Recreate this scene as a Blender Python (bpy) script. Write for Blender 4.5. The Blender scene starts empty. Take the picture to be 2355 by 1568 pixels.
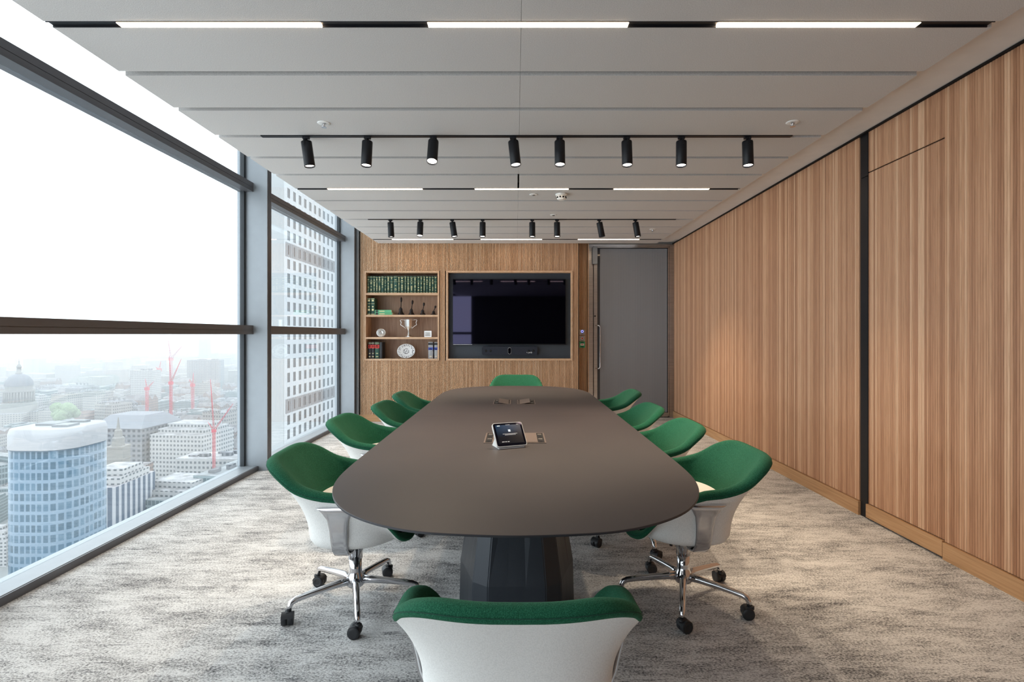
import bpy, bmesh, math, random
from mathutils import Vector, Matrix
PI = math.pi
random.seed(7)
S = bpy.context.scene
COL = S.collection
F = 1240.0; VX = 1186.0; VY = 769.0; H = 1.32        # focal length in px of a 2355 px frame, vanishing point, eye height

# ------------------------------------------------------------------ camera, sky, exposure
cam = bpy.data.objects.new('camera', bpy.data.cameras.new('camera')); COL.objects.link(cam)
cam.location = (0, 0, H); cam.rotation_euler = (PI/2, 0, 0)
cam.data.sensor_width = 36; cam.data.lens = F/2355*36
cam.data.shift_x = -(VX-1177.5)/2355; cam.data.shift_y = (VY-784)/2355
cam.data.clip_start = 0.05; cam.data.clip_end = 20000
S.camera = cam
S.view_settings.view_transform = 'Standard'; S.view_settings.look = 'None'
S.view_settings.gamma = 1; S.view_settings.use_curve_mapping = False
S.view_settings.exposure = 0.75

SKY = 2.55
w = bpy.data.worlds.new('overcast_sky'); S.world = w; w.use_nodes = True
wn = w.node_tree.nodes; wl = w.node_tree.links; wn.clear()
wo = wn.new('ShaderNodeOutputWorld'); bg = wn.new('ShaderNodeBackground')
tc = wn.new('ShaderNodeTexCoord'); mp = wn.new('ShaderNodeMapping'); mp.inputs['Scale'].default_value = (1.2, 1.2, 5)
no = wn.new('ShaderNodeTexNoise'); no.inputs['Scale'].default_value = 1.6; no.inputs['Detail'].default_value = 4
rp = wn.new('ShaderNodeValToRGB')
rp.color_ramp.elements[0].position = 0.35; rp.color_ramp.elements[0].color = (0.80, 0.89, 1.0, 1)
rp.color_ramp.elements[1].position = 0.65; rp.color_ramp.elements[1].color = (.95, 0.94, 0.97, 1)
wl.new(tc.outputs['Generated'], mp.inputs['Vector']); wl.new(mp.outputs['Vector'], no.inputs['Vector'])
wl.new(no.outputs['Fac'], rp.inputs['Fac']); wl.new(rp.outputs['Color'], bg.inputs['Color'])
bg.inputs['Strength'].default_value = SKY; wl.new(bg.outputs['Background'], wo.inputs['Surface'])

# ------------------------------------------------------------------ helpers
def tag(o, label=None, cat=None, group=None, kind=None):
    if label: o['label'] = label
    if cat: o['category'] = cat
    if group: o['group'] = group
    if kind: o['kind'] = kind
    return o
def empty(name, loc=(0, 0, 0), rz=0, label=None, cat=None, group=None, kind=None):
    o = bpy.data.objects.new(name, None); COL.objects.link(o); o.empty_display_size = .1
    o.location = loc; o.rotation_euler = (0, 0, rz)
    return tag(o, label, cat, group, kind)
def copy_tree(o, parent=None):
    c = o.copy(); COL.objects.link(c)
    if parent: c.parent = parent
    for ch in list(o.children): copy_tree(ch, c)
    return c

class MB:
    def __init__(s): s.v = []; s.f = []; s.sm = []; s.mi = []; s.cur = 0
    def face(s, idx, sm=False): s.f.append(tuple(idx)); s.sm.append(sm); s.mi.append(s.cur)
    def box(s, x0, x1, y0, y1, z0, z1, M=None):
        b = len(s.v)
        for p in ((x0,y0,z0),(x1,y0,z0),(x1,y1,z0),(x0,y1,z0),(x0,y0,z1),(x1,y0,z1),(x1,y1,z1),(x0,y1,z1)):
            s.v.append(tuple(M @ Vector(p)) if M else p)
        for q in ((0,3,2,1),(4,5,6,7),(0,1,5,4),(1,2,6,5),(2,3,7,6),(3,0,4,7)): s.face([b+i for i in q])
        return s
    def loft(s, rings, close=True, cap0=False, cap1=False, sm=True):
        n = len(rings[0]); b = len(s.v)
        for r in rings:
            for p in r: s.v.append(tuple(p))
        m = n if close else n-1
        for i in range(len(rings)-1):
            for j in range(m):
                k = (j+1) % n
                s.face((b+i*n+j, b+i*n+k, b+(i+1)*n+k, b+(i+1)*n+j), sm)
        if cap0: s.face([b+j for j in range(n)][::-1])
        if cap1: s.face([b+(len(rings)-1)*n+j for j in range(n)])
        return s
    def lathe(s, prof, c=(0,0,0), n=24, M=None, cap=True, sm=True):
        rings = []
        for r, z in prof:
            ring = []
            for i in range(n):
                a = 2*PI*i/n; p = Vector((r*math.cos(a), r*math.sin(a), z))
                if M: p = M @ p
                ring.append(p+Vector(c))
            rings.append(ring)
        return s.loft(rings, True, cap, cap, sm)
    def tube(s, pts, r, n=12, caps=True, flat=1.0):
        pts = [Vector(p) for p in pts]; rs = r if isinstance(r, (list, tuple)) else [r]*len(pts)
        rings = []; up = None
        for i, p in enumerate(pts):
            t = (pts[min(i+1, len(pts)-1)]-pts[max(i-1, 0)]).normalized()
            if up is None:
                up = Vector((0,0,1)) if abs(t.z) < .9 else Vector((1,0,0))
            a = t.cross(up)
            if a.length < 1e-4: a = t.cross(Vector((1,0,0)))
            a.normalize(); b2 = a.cross(t).normalized(); up = b2
            rings.append([p+rs[i]*(math.cos(2*PI*k/n)*a*flat+math.sin(2*PI*k/n)*b2) for k in range(n)])
        return s.loft(rings, True, caps, caps)
    def prism(s, poly, z0, z1, sm=False):
        b = len(s.v); n = len(poly)
        for x, y in poly: s.v.append((x, y, z0))
        for x, y in poly: s.v.append((x, y, z1))
        s.face([b+i for i in range(n)][::-1]); s.face([b+n+i for i in range(n)])
        for i in range(n): j = (i+1) % n; s.face((b+i, b+j, b+n+j, b+n+i), sm)
        return s
    def build(s, name, mats, parent=None, loc=None, bevel=0, fixn=True):
        me = bpy.data.meshes.new(name); me.from_pydata(s.v, [], s.f)
        me.polygons.foreach_set('use_smooth', s.sm)
        if not isinstance(mats, (list, tuple)): mats = [mats]
        for m in mats: me.materials.append(m)
        me.polygons.foreach_set('material_index', s.mi)
        if fixn:
            bm = bmesh.new(); bm.from_mesh(me); bmesh.ops.recalc_face_normals(bm, faces=bm.faces)
            if bevel:
                bmesh.ops.bevel(bm, geom=[e for e in bm.edges if e.calc_face_angle(0) > .6], offset=bevel, segments=2, affect='EDGES', clamp_overlap=True)
            bm.to_mesh(me); bm.free()
        me.update()
        o = bpy.data.objects.new(name, me); COL.objects.link(o)
        if parent: o.parent = parent
        if loc is not None: o.location = loc
        return o

# ------------------------------------------------------------------ materials
class NT:
    def __init__(s, name):
        s.m = bpy.data.materials.new(name); s.m.use_nodes = True; s.t = s.m.node_tree
        s.b = s.t.nodes['Principled BSDF']; s.o = s.t.nodes['Material Output']
    def n(s, ty, **kw):
        x = s.t.nodes.new(ty)
        for k, v in kw.items():
            if k in x.inputs: x.inputs[k].default_value = v
            else: setattr(x, k, v)
        return x
    def l(s, a, b): s.t.links.new(a, b)
    def coord(s, scale=(1,1,1), out='Object'):
        c = s.n('ShaderNodeTexCoord'); m = s.n('ShaderNodeMapping'); m.inputs['Scale'].default_value = scale
        s.l(c.outputs[out], m.inputs['Vector']); return m.outputs['Vector']
    def noise(s, vec, scale=5, detail=3, rough=.5):
        x = s.n('ShaderNodeTexNoise'); x.inputs['Scale'].default_value = scale; x.inputs['Detail'].default_value = detail
        x.inputs['Roughness'].default_value = rough; s.l(vec, x.inputs['Vector']); return x.outputs['Fac']
    def ramp(s, fac, stops):
        r = s.n('ShaderNodeValToRGB'); e = r.color_ramp.elements
        while len(e) < len(stops): e.new(.5)
        for i, (p, c) in enumerate(stops): e[i].position = p; e[i].color = (*c, 1)
        s.l(fac, r.inputs['Fac']); return r.outputs['Color']
    def mix(s, fac, a, b, mode='MIX'):
        x = s.n('ShaderNodeMix', data_type='RGBA', blend_type=mode)
        for i, v in ((0, fac), (6, a), (7, b)):
            if hasattr(v, 'links'): s.l(v, x.inputs[i])
            elif i == 0: x.inputs[0].default_value = v
            else: x.inputs[i].default_value = (*v, 1)
        return x.outputs[2]
    def math(s, op, a, b=None, c=None):
        x = s.n('ShaderNodeMath', operation=op)
        for i, v in enumerate((a, b, c)):
            if v is None: continue
            if hasattr(v, 'links'): s.l(v, x.inputs[i])
            else: x.inputs[i].default_value = v
        return x.outputs[0]
    def bump(s, hgt, strength=.3, dist=.002):
        x = s.n('ShaderNodeBump'); x.inputs['Strength'].default_value = strength; x.inputs['Distance'].default_value = dist
        s.l(hgt, x.inputs['Height']); s.l(x.outputs['Normal'], s.b.inputs['Normal'])
    def base(s, c):
        if hasattr(c, 'links'): s.l(c, s.b.inputs['Base Color'])
        else: s.b.inputs['Base Color'].default_value = (*c, 1)
    def set(s, rough=.5, metal=0, spec=.5):
        s.b.inputs['Roughness'].default_value = rough; s.b.inputs['Metallic'].default_value = metal
        s.b.inputs['Specular IOR Level'].default_value = spec; return s
def plain(name, c, rough=.5, metal=0, spec=.5, var=.06, scale=12, bump=0):
    t = NT(name).set(rough, metal, spec); v = t.coord()
    f = t.noise(v, scale, 3)
    t.base(t.mix(f, tuple(x*(1-var) for x in c), tuple(min(1, x*(1+var)) for x in c)))
    if bump: t.bump(t.noise(v, scale*12, 2), bump, .001)
    return t.m
def emit(name, c, st):
    t = NT(name); t.set(.4); t.base((.8,.8,.8)); t.b.inputs['Emission Color'].default_value = (*c, 1); t.b.inputs['Emission Strength'].default_value = st
    return t.m

def oak_slat(name, axis, pitch, off, tones, groove=None):
    t = NT(name).set(.48, 0, .35); c = t.n('ShaderNodeTexCoord'); sp = t.n('ShaderNodeSeparateXYZ'); t.l(c.outputs['Object'], sp.inputs[0])
    u = t.math('FLOOR', t.math('DIVIDE', t.math('SUBTRACT', sp.outputs[axis], off), pitch))
    wn_ = t.n('ShaderNodeTexWhiteNoise', noise_dimensions='1D'); t.l(u, wn_.inputs['W'])
    big = t.noise(t.coord((1.3,1.3,.12)), 1.2, 2)
    f = t.math('ADD', t.math('MULTIPLY', wn_.outputs['Value'], .75), t.math('MULTIPLY', big, .3))
    colr = t.ramp(f, [(0.05, tones[0]), (.35, tones[1]), (.7, tones[2]), (.98, tones[3])])
    # grain shifts from slat to slat
    cb = t.n('ShaderNodeCombineXYZ'); t.l(t.math('ADD', sp.outputs[0], t.math('MULTIPLY', u, 3.7)), cb.inputs[0]); t.l(sp.outputs[1], cb.inputs[1]); t.l(sp.outputs[2], cb.inputs[2])
    m2 = t.n('ShaderNodeMapping'); m2.inputs['Scale'].default_value = (160, 160, 4); t.l(cb.outputs[0], m2.inputs['Vector'])
    g = t.noise(m2.outputs[0], 1, 5, .6)
    g2 = t.ramp(g, [(.3, (.62,.56,.5)), (.55, (1,1,1))])
    t.base(t.mix(.75, colr, g2, 'MULTIPLY')); t.bump(g, .12, .001)
    return t.m
def oak(name, scale, tones, rough=.45):
    t = NT(name).set(rough, 0, .35); g = t.noise(t.coord(scale), 1, 6, .62)
    t.base(t.ramp(g, [(.28, tones[0]), (.5, tones[1]), (.72, tones[2])])); t.bump(g, .1, .001)
    return t.m
T4 = [(.33,.155,.080), (.50,.265,.150), (.61,.35,.205), (.77,.51,.33)]
M = {}
M['slat_r'] = oak_slat('oak_slats_side', 1, .0175, 0, T4)
M['slat_b'] = oak_slat('oak_slats_end', 0, .0198, 0, [(.58,.34,.19), (.70,.43,.25), (.80,.52,.32), (.88,.62,.41)])
M['slat_back'] = plain('slat_backing', (.09,.05,.03), .8)
M['slat_back2'] = plain('slat_backing_dark', (.025,.018,.015), .8)
M['oak_h'] = oak('oak_skirting_x', (2.5,60,90), [(.40,.22,.10), (.52,.30,.15), (.60,.37,.20)])
M['oak_y'] = oak('oak_skirting_y', (60,2.5,90), [(.40,.22,.10), (.52,.30,.15), (.60,.37,.20)])
M['oak_f'] = oak('oak_frame', (14,14,14), [(.50,.31,.18), (.58,.38,.24), (.62,.42,.28)])
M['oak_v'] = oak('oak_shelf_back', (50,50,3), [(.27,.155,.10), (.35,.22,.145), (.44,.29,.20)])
M['black'] = plain('matt_black', (.008,.008,.009), .6, 0, .25)
M['black_m'] = plain('black_metal', (.008,.009,.012), .42, .0, .3, bump=.1)
M['alu'] = plain('anodised_grey', (.30,.325,.35), .45, .25)
M['alu_d'] = plain('dark_anodised', (.13,.13,.14), .4, .5)
M['alu_b'] = plain('bronze_anodised', (.17,.155,.15), .4, .5)
M['gasket'] = plain('rubber_gasket', (.02,.025,.03), .6)
M['soffit'] = plain('white_paint', (.74,.72,.70), .8)
M['white'] = plain('white_plastic', (.78,.78,.76), .4)
M['plaster'] = plain('grey_plaster', (.55,.53,.50), .85)
t = NT('acoustic_felt').set(.95, 0, .1); v = t.coord()
f = t.noise(v, 260, 2); t.base(t.ramp(f, [(.3, (.50,.485,.475)), (.7, (.65,.635,.62))])); t.bump(t.noise(v, 320, 2), .35, .002); M['felt'] = t.m
t = NT('light_block_felt').set(.95, 0, .1); t.base(t.ramp(t.noise(t.coord(), 260, 2), [(.3, (.30,.30,.29)), (.7, (.38,.38,.37))])); M['felt_block'] = t.m
# carpet: long streaks across the room, woven speckle
t = NT('carpet').set(.95, 0, .08)
patch = t.noise(t.coord((2.4, 6.3, 1)), 1.6, 9, .78); patch2 = t.noise(t.coord((.9, 2.2, 1)), 1.3, 3, .6); fine = t.noise(t.coord((9, 46, 1)), 1, 4, .7)
tuft = t.noise(t.coord((95, 150, 1)), 1, 3, .75)
f = t.math('ADD', t.math('MULTIPLY', patch, 1.0), t.math('MULTIPLY', t.math('SUBTRACT', patch2, .5), .40))
f = t.math('ADD', f, t.math('MULTIPLY', t.math('SUBTRACT', fine, .5), .35))
f = t.math('ADD', f, t.math('MULTIPLY', t.math('SUBTRACT', tuft, .5), 1.35))
cc = t.ramp(f, [(.20, (.07,.07,.075)), (.32, (.24,.235,.235)), (.42, (.39,.38,.37)), (.50, (.56,.55,.54)), (.64, (.74,.73,.715))])
dk = t.noise(t.coord((2.1, 15, 1)), 1.5, 5, .6)
dkm = t.math('MULTIPLY', t.ramp(dk, [(.33, (1,1,1)), (.37, (0,0,0))]), t.ramp(tuft, [(.38, (1,1,1)), (.60, (.35,.35,.35))]))
cc = t.mix(t.math('MULTIPLY', dkm, .9), cc, (.06,.06,.066))
t.base(cc); t.bump(tuft, .6, .006); M['carpet'] = t.m
# table top
t = NT('dark_linoleum').set(.5, 0, .38); v = t.coord()
t.base(t.ramp(t.noise(v, 1.5, 3), [(.35, (.034,.028,.030)), (.65, (.043,.035,.037))])); t.bump(t.noise(v, 420, 2), .12, .001); M['table'] = t.m
M['table_e'] = plain('table_edge', (.02,.02,.025), .5)
M['table_w'] = plain('module_flap', (.14,.105,.09), .42)
M['ped'] = plain('powdercoat_blueblack', (.014,.020,.029), .42, .2, .6, bump=.25, scale=30)
# fabrics
t = NT('green_wool').set(.9, 0, .15); v = t.coord()
f = t.noise(v, 380, 3, .7); t.base(t.ramp(f, [(.3, (.004,.042,.022)), (.5, (.011,.090,.047)), (.72, (.034,.165,.095))])); t.bump(t.noise(v, 420, 2), .5, .003)
t.b.inputs['Sheen Weight'].default_value = .12; t.b.inputs['Sheen Tint'].default_value = (.4,.8,.5,1); M['green'] = t.m
M['green_d'] = plain('green_seam', (.005,.045,.028), .9)
t = NT('white_knit').set(.8, 0, .2); v = t.coord()
vo = t.n('ShaderNodeTexVoronoi'); vo.inputs['Scale'].default_value = 260; t.l(v, vo.inputs['Vector'])
t.base(t.ramp(vo.outputs['Distance'], [(.1, (.88,.875,.85)), (.75, (.76,.755,.73))])); t.bump(vo.outputs['Distance'], -.5, .003); M['knit'] = t.m
M['cushion'] = plain('cream_wool', (.72,.69,.64), .9, 0, .1, .12, 300)
t = NT('polished_aluminium').set(.12, 1, .5); t.base((.66,.66,.68)); t.bump(t.noise(t.coord(), 9, 2), .04, .01); M['chrome'] = t.m
t = NT('brushed_steel').set(.3, 1, .5); t.base(t.ramp(t.noise(t.coord((3,3,90)), 2, 3), [(.3, (.42,.40,.39)), (.7, (.56,.54,.52))])); M['steel'] = t.m
t = NT('silver').set(.27, 1, .5); t.base((.80,.79,.77)); M['silver'] = t.m
M['caster'] = plain('caster_rubber', (.014,.015,.018), .5)
M['book_g'] = plain('green_cloth', (.020,.075,.052), .55)
M['book_lg'] = plain('light_green_cloth', (.12,.48,.24), .5)
M['book_k'] = plain('black_cloth', (.02,.02,.024), .5)
M['book_gr'] = plain('grey_cloth', (.33,.34,.36), .6)
M['page'] = plain('paper', (.7,.62,.48), .8)
M['gold'] = plain('gilt', (.72,.62,.32), .35, .3)
M['red'] = plain('red_label', (.62,.04,.03), .5)
M['blue'] = plain('blue_label', (.05,.08,.35), .5)
M['bronze'] = plain('dark_bronze', (.022,.017,.016), .35, .5)
M['navy'] = plain('charcoal_panel', (.035,.045,.06), .55)
t = NT('tv_glass').set(.03, 0, .4); t.base((.001,.001,.002)); t.b.inputs['Specular Tint'].default_value = (.62,.58,1,1); M['tv'] = t.m
t = NT('bar_cloth').set(.75, 0, .2); v = t.coord(); t.base(t.ramp(t.noise(v, 300, 2), [(.3,(.01,.012,.02)), (.7,(.035,.04,.055))])); M['barcloth'] = t.m
t = NT('fluted_door_glass').set(.32, 0, .5); c = t.n('ShaderNodeTexCoord'); sp = t.n('ShaderNodeSeparateXYZ'); t.l(c.outputs['Object'], sp.inputs[0])
ln = t.math('SINE', t.math('MULTIPLY', sp.outputs[0], 2*PI/.0135)); nz = t.noise(t.coord((1.5,1,.7)), 1.5, 2)
t.base(t.mix(t.math('MULTIPLY_ADD', ln, .12, .5), t.mix(nz, (.17,.175,.185), (.20,.21,.23)), (.30,.31,.335))); t.bump(ln, .4, .002); M['doorglass'] = t.m
def glass(name, tint, refl=.9):
    t = NT(name); t.t.nodes.remove(t.b)
    tr = t.n('ShaderNodeBsdfTransparent'); tr.inputs[0].default_value = (*tint, 1)
    gl = t.n('ShaderNodeBsdfGlossy'); gl.inputs['Roughness'].default_value = .0; gl.inputs['Color'].default_value = (refl,)*3+(1,)
    fr = t.n('ShaderNodeFresnel'); gm = t.n('ShaderNodeNewGeometry')      # a slab: same reflectance entering and leaving
    t.l(t.math('MULTIPLY_ADD', gm.outputs['Backfacing'], 1/1.5-1.5, 1.5), fr.inputs['IOR'])
    mx = t.n('ShaderNodeMixShader'); t.l(fr.outputs[0], mx.inputs[0]); t.l(tr.outputs[0], mx.inputs[1]); t.l(gl.outputs[0], mx.inputs[2]); t.l(mx.outputs[0], t.o.inputs[0])
    return t.m
M['glass'] = glass('window_glass', (.90,.935,.93))
WARM = (1.0, .72, .46)
M['lens'] = emit('warm_diffuser', (1.0, .74, .50), 11.0)
M['spotlens'] = emit('spot_lens', (1.0, .90, .80), 6.0)

# ================================================================== THE ROOM
RX, LX = 2.51, -2.64                    # right wall face, window glass plane
YB, YD, YR = 8.17, 8.60, -3.0           # slatted end wall, door plane, wall behind the camera
ZC, ZR, ZS = 2.775, 2.70, 3.55          # perimeter soffit, hanging raft, slab
fl = MB().box(LX-.06, RX+.3, YR-.2, YD+.2, -.15, 0).build('floor', M['carpet'])
tag(fl, 'pale grey carpet with dark woven streaks running across the room', 'carpet', kind='structure')

# ceiling: soffit + slab, raft of felt panels
c = MB().box(LX-.06, RX+.3, YR-.2, YD+.2, ZS, ZS+.1).box(2.02, RX+.25, YR-.1, 8.29, ZC, ZC+.05).box(.96, RX+.25, 8.29, YD+.1, ZC+.02, ZC+.07)
ceil = c.build('ceiling', M['soffit']); tag(ceil, 'white painted ceiling border behind the hanging felt panels', 'ceiling', kind='structure')
P0, PP, GAP = 2.376, .4518, .047
RL, RR, SEAM = -2.081, 2.1385, .024
for k in range(-12, 13):
    y0 = P0+PP*k+GAP; y1 = P0+PP*(k+1)
    if y1 > 8.165: y1 = 8.165
    sg = .0007 if k != 5 else .008
    for x0, x1 in ((RL, SEAM-sg), (SEAM+sg, RR)):
        m = MB(); m.box(x0, x1, y0, y1, ZR, ZR+.055)
        o = m.build('ceiling_panel', M['felt'], ceil)
MB().box(RL+.01, RR-.01, P0+PP*-12+.06, 8.16, ZR+.0555, ZR+.075).build('gap_light_block', M['felt_block'], ceil)  # unseen board added over the raft to keep light out of the gaps

# right wall: fluted oak, black recess, flush door
def slats(m, axis, a0, a1, base, depth, pitch, width, z0, z1, holes=()):
    n0 = math.ceil(a0/pitch); n1 = math.floor(a1/pitch)
    for i in range(n0, n1):
        a = i*pitch+(pitch-width)/2; b = a+width; e = width*.16
        segs = [(z0, z1)]
        for (h0, h1, hz0, hz1) in holes:
            if b > h0 and a < h1:
                new = []
                for s0, s1 in segs:
                    if hz0 > s0: new.append((s0, min(hz0, s1)))
                    if hz1 < s1: new.append((max(hz1, s0), s1))
                segs = new
        for s0, s1 in segs:
            if axis == 'y':
                pr = [(base, a), (base-depth+e, a), (base-depth, a+e), (base-depth, b-e), (base-depth+e, b), (base, b)]
            else:
                pr = [(a, base), (a, base-depth+e), (a+e, base-depth), (b-e, base-depth), (b, base-depth+e), (b, base)]
            m.loft([[(p[0], p[1], s0) for p in pr], [(p[0], p[1], s1) for p in pr]], True, True, True, False)
ZT = ZC-.012
SLW = .0158
wr = MB(); slats(wr, 'y', YR, 3.168, RX+.02, .012, .0175, SLW, .105, ZT); slats(wr, 'y', 3.945, YD, RX+.02, .012, .0175, SLW, .105, ZT)
slats(wr, 'y', 3.166, 3.858, RX+.02, .012, .0175, SLW, 2.479, ZT)
wr.cur = 1; wr.box(RX+.0185, RX+.2, YR-.1, 3.168, 0, ZC+.4); wr.box(RX+.0185, RX+.2, 3.944, YD+.2, 0, ZC+.4); wr.box(RX+.0185, RX+.2, 3.168, 3.858, 2.479, ZC+.4)
wr.cur = 2; wr.box(RX+.06, RX+.2, 3.168, 3.944, 0, 2.479); wr.box(RX+.06, RX+.2, 3.858, 3.944, 2.479, ZC+.4)
o = wr.build('wall_right', [M['slat_r'], M['slat_back'], M['black']], fixn=False); tag(o, 'long side wall of narrow upright oak slats in varied tones', 'wall', kind='structure')
for i, (a, b) in enumerate(((YR, 3.166), (3.946, YD))):
    o = MB().box(RX-.004, RX+.0185, a, b, 0, .10).build('baseboard_right' if i == 0 else 'baseboard_right.001', M['oak_y'])
    tag(o, ('plain oak skirting board at the near right, in front of the flush door', 'plain oak skirting board running from the black strip to the far corner')[i], 'skirting board', kind='structure')
o = MB().box(RX+.012, RX+.06, 3.862, 3.942, 0, 2.455).box(RX+.012, RX+.06, 3.862, 3.942, 2.46, ZT).build('trim_1', M['black_m']); tag(o, 'full-height black strip dividing the oak side wall', 'trim', kind='structure')
o = MB().box(RX-.01, RX+.1, YR, YD, ZC-.010, ZC-.002).build('trim_2', M['black']); tag(o, 'thin black shadow line along the top of the oak side wall', 'trim', kind='structure')  # solid black strip, the shade of the gap put in as colour
d2 = empty('door_2', (RX, 3.5, 0), 0, 'flush oak-slatted door beside the black strip in the side wall', 'door', kind='structure')
m = MB(); slats(m, 'y', 3.166, 3.858, RX+.02, .012, .0175, SLW, .115, 2.470); m.cur = 1; m.box(RX+.0185, RX+.055, 3.1685, 3.858, .015, 2.472)
o = m.build('door_leaf', [M['slat_r'], M['slat_back']], None, fixn=False); o.parent = d2; o.matrix_parent_inverse = Matrix.Translation((-RX, -3.5, 0))
o = MB().box(RX-.004, RX+.0185, 3.170, 3.860, .014, .108).build('kick_board', M['oak_y']); o.parent = d2; o.matrix_parent_inverse = Matrix.Translation((-RX, -3.5, 0))

# end wall with slats and two openings
k8 = YB/F
def bx(px): return (px-VX)*k8
def bz(py): return H-(py-VY)*k8
SH = (bx(838), bx(1010.5), bz(828.8), bz(623)); TVH = (bx(1026), bx(1317.3), bz(828.8), bz(622.5))
WE = bx(1332)                              # right end of the projecting wall
wb = MB(); slats(wb, 'x', -2.372, WE, YB+.015, .015, .0198, .0118, .105, ZS, holes=[(SH[0], SH[1], SH[2], SH[3]), (TVH[0], TVH[1], TVH[2], TVH[3])])
wb.cur = 1
for x0, x1, z0, z1 in ((-2.39, SH[0], 0, ZS), (SH[1], TVH[0], 0, ZS), (TVH[1], WE, 0, ZS), (SH[0], SH[1], 0, SH[2]), (SH[0], SH[1], SH[3], ZS), (TVH[0], TVH[1], 0, TVH[2]), (TVH[0], TVH[1], TVH[3], ZS)):
    wb.box(x0, x1, YB+.0145, YB+.10, z0, z1)
wb.cur = 2; wb.box(-2.75, WE, YB+.42, YB+.5, 0, ZS); wb.box(WE-.03, WE, YB+.10, YB+.42, 0, ZS); wb.box(-2.75, -2.39, YB+.05, YB+.42, 0, ZS)
o = wb.build('wall_back', [M['slat_b'], M['slat_back2'], M['plaster']], fixn=False); tag(o, 'end wall of spaced vertical oak slats around the shelves and screen', 'wall', kind='structure')
o = MB().box(-2.37, WE, YB-.003, YB+.0145, 0, .105).build('baseboard_back', M['oak_h']); tag(o, 'oak skirting board along the foot of the slatted end wall', 'skirting board', kind='structure')
o = MB().box(-2.405, -2.373, YB-.03, YB+.05, 0, ZS).build('trim_3', M['alu']); tag(o, 'slim grey metal edge where the glazing meets the slatted wall', 'trim', kind='structure')
# recessed darker slat strip by the door
YS = 8.50; ks = YS/F; kd = YD/F
sx0, sx1 = (1331-VX)*ks-.03, (1351.5-VX)*ks
ws = MB(); slats(ws, 'x', sx0, sx1, YS+.015, .015, .0198, .0118, .105, ZC, holes=()); ws.cur = 1; ws.box(sx0, sx1, YS+.0145, YD+.1, 0, ZC+.05)
o = ws.build('wall_back.001', [M['slat_b'], M['slat_back2']], fixn=False); tag(o, 'narrow set-back strip of oak slats beside the grey door', 'wall', kind='structure')
o = MB().box(sx1, sx1+.015, YS-.01, YD+.05, 0, ZC).build('trim_4', M['oak_f']); tag(o, 'thin pale oak edge strip between the slats and the steel door frame', 'trim', kind='structure')

# steel framed door
def dx(px): return (px-VX)*kd
def dz(py): return H-(py-VY)*kd
def rel(o, p): o.parent = p; o.matrix_parent_inverse = Matrix.Translation(-Vector(p.location)); return o
d1 = empty('door_1', (dx(1450), YD, 0), 0, 'tall grey fluted glass door in a brushed steel frame', 'door', kind='structure')
x0, x1, zt = sx1+.015, RX+.018, ZC-.02
m = MB().box(x0, dx(1363.5), YD-.02, YD+.1, 0, zt).box(dx(1539), x1, YD-.02, YD+.1, 0, zt).box(dx(1363.5), dx(1539), YD-.02, YD+.1, dz(567), zt)
rel(m.build('door_frame', M['steel'], bevel=.004), d1)
m = MB().box(dx(1365), dx(1373), YD-.035, YD+.03, .02, dz(571)).box(dx(1535), dx(1538), YD-.03, YD+.03, .02, dz(571)).box(dx(1373), dx(1535), YD-.03, YD+.03, .012, dz(948)).box(dx(1365), dx(1538), YD-.03, YD+.03, dz(570.5), dz(567.5))
rel(m.build('leaf_frame', M['steel'], bevel=.003), d1)
rel(MB().box(dx(1379.5), dx(1534), YD-.012, YD+.01, dz(948), dz(571)).build('fluted_pane', M['doorglass']), d1)
rel(MB().box(dx(1373), dx(1379.5), YD-.012, YD+.01, dz(948), dz(571)).build('clear_pane', plain('dark_clear_pane', (.05,.055,.065), .08)), d1)
m = MB(); g = .008
m.box(dx(1533.8), dx(1534.6), YD-.016, YD, dz(948), dz(571)).box(dx(1379.5), dx(1534), YD-.016, YD, dz(571)-g, dz(571)).box(dx(1379.5), dx(1534), YD-.016, YD, dz(948), dz(948)+g).box(dx(1373), dx(1374), YD-.016, YD, dz(948), dz(571))
rel(m.build('gasket', M['gasket']), d1)
rel(MB().box(dx(1361), dx(1372), YD-.10, YD-.035, dz(608.5), dz(570)).build('closer_box', M['alu'], bevel=.004), d1)
hx = dx(1369); hx2 = dx(1378)
rel(MB().tube([(hx, YD-.035, dz(748.5)), (hx, YD-.08, dz(748.5)), (hx2-.02, YD-.10, dz(748.5)), (hx2, YD-.10, dz(752)), (hx2, YD-.10, dz(843)), (hx2-.02, YD-.10, dz(846.5)), (hx, YD-.08, dz(846.5)), (hx, YD-.035, dz(846.5))], .010, 10).build('pull_handle', M['chrome']), d1)
rel(MB().lathe([(.012,0),(.012,.012)], (0,0,0), 16, Matrix.Rotation(PI/2, 4, 'X')).build('lock_cylinder', M['black']), d1).location = (dx(1367.5), YD-.036, dz(727))
d1.children[-1].matrix_parent_inverse = Matrix.Translation(-Vector(d1.location))
o = MB().box(.96, RX+.1, YD+.1, YD+.2, 0, ZS).build('wall_back.002', M['plaster']); tag(o, 'plain wall behind the grey door', 'wall', kind='structure')

# wall behind the camera, with a glazed corner bay
m = MB().box(-1.6, RX+.2, YR-.1, YR, 0, ZS).box(LX-.06, -1.6, YR-.1, YR, 0, .05).box(LX-.06, -1.6, YR-.1, YR+.06, 1.32, 1.41).box(LX-.06, -1.6, YR-.1, YR+.06, 2.70, 2.79)
o = m.build('wall_front', plain('wall_darkened_for_screen', (.045,.042,.045), .7)); tag(o, 'unseen wall behind the viewpoint, kept dark for the screen reflection, with a glazed corner', 'wall', kind='structure')  # unseen wall, colour picked dark so the television reflects black

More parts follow.
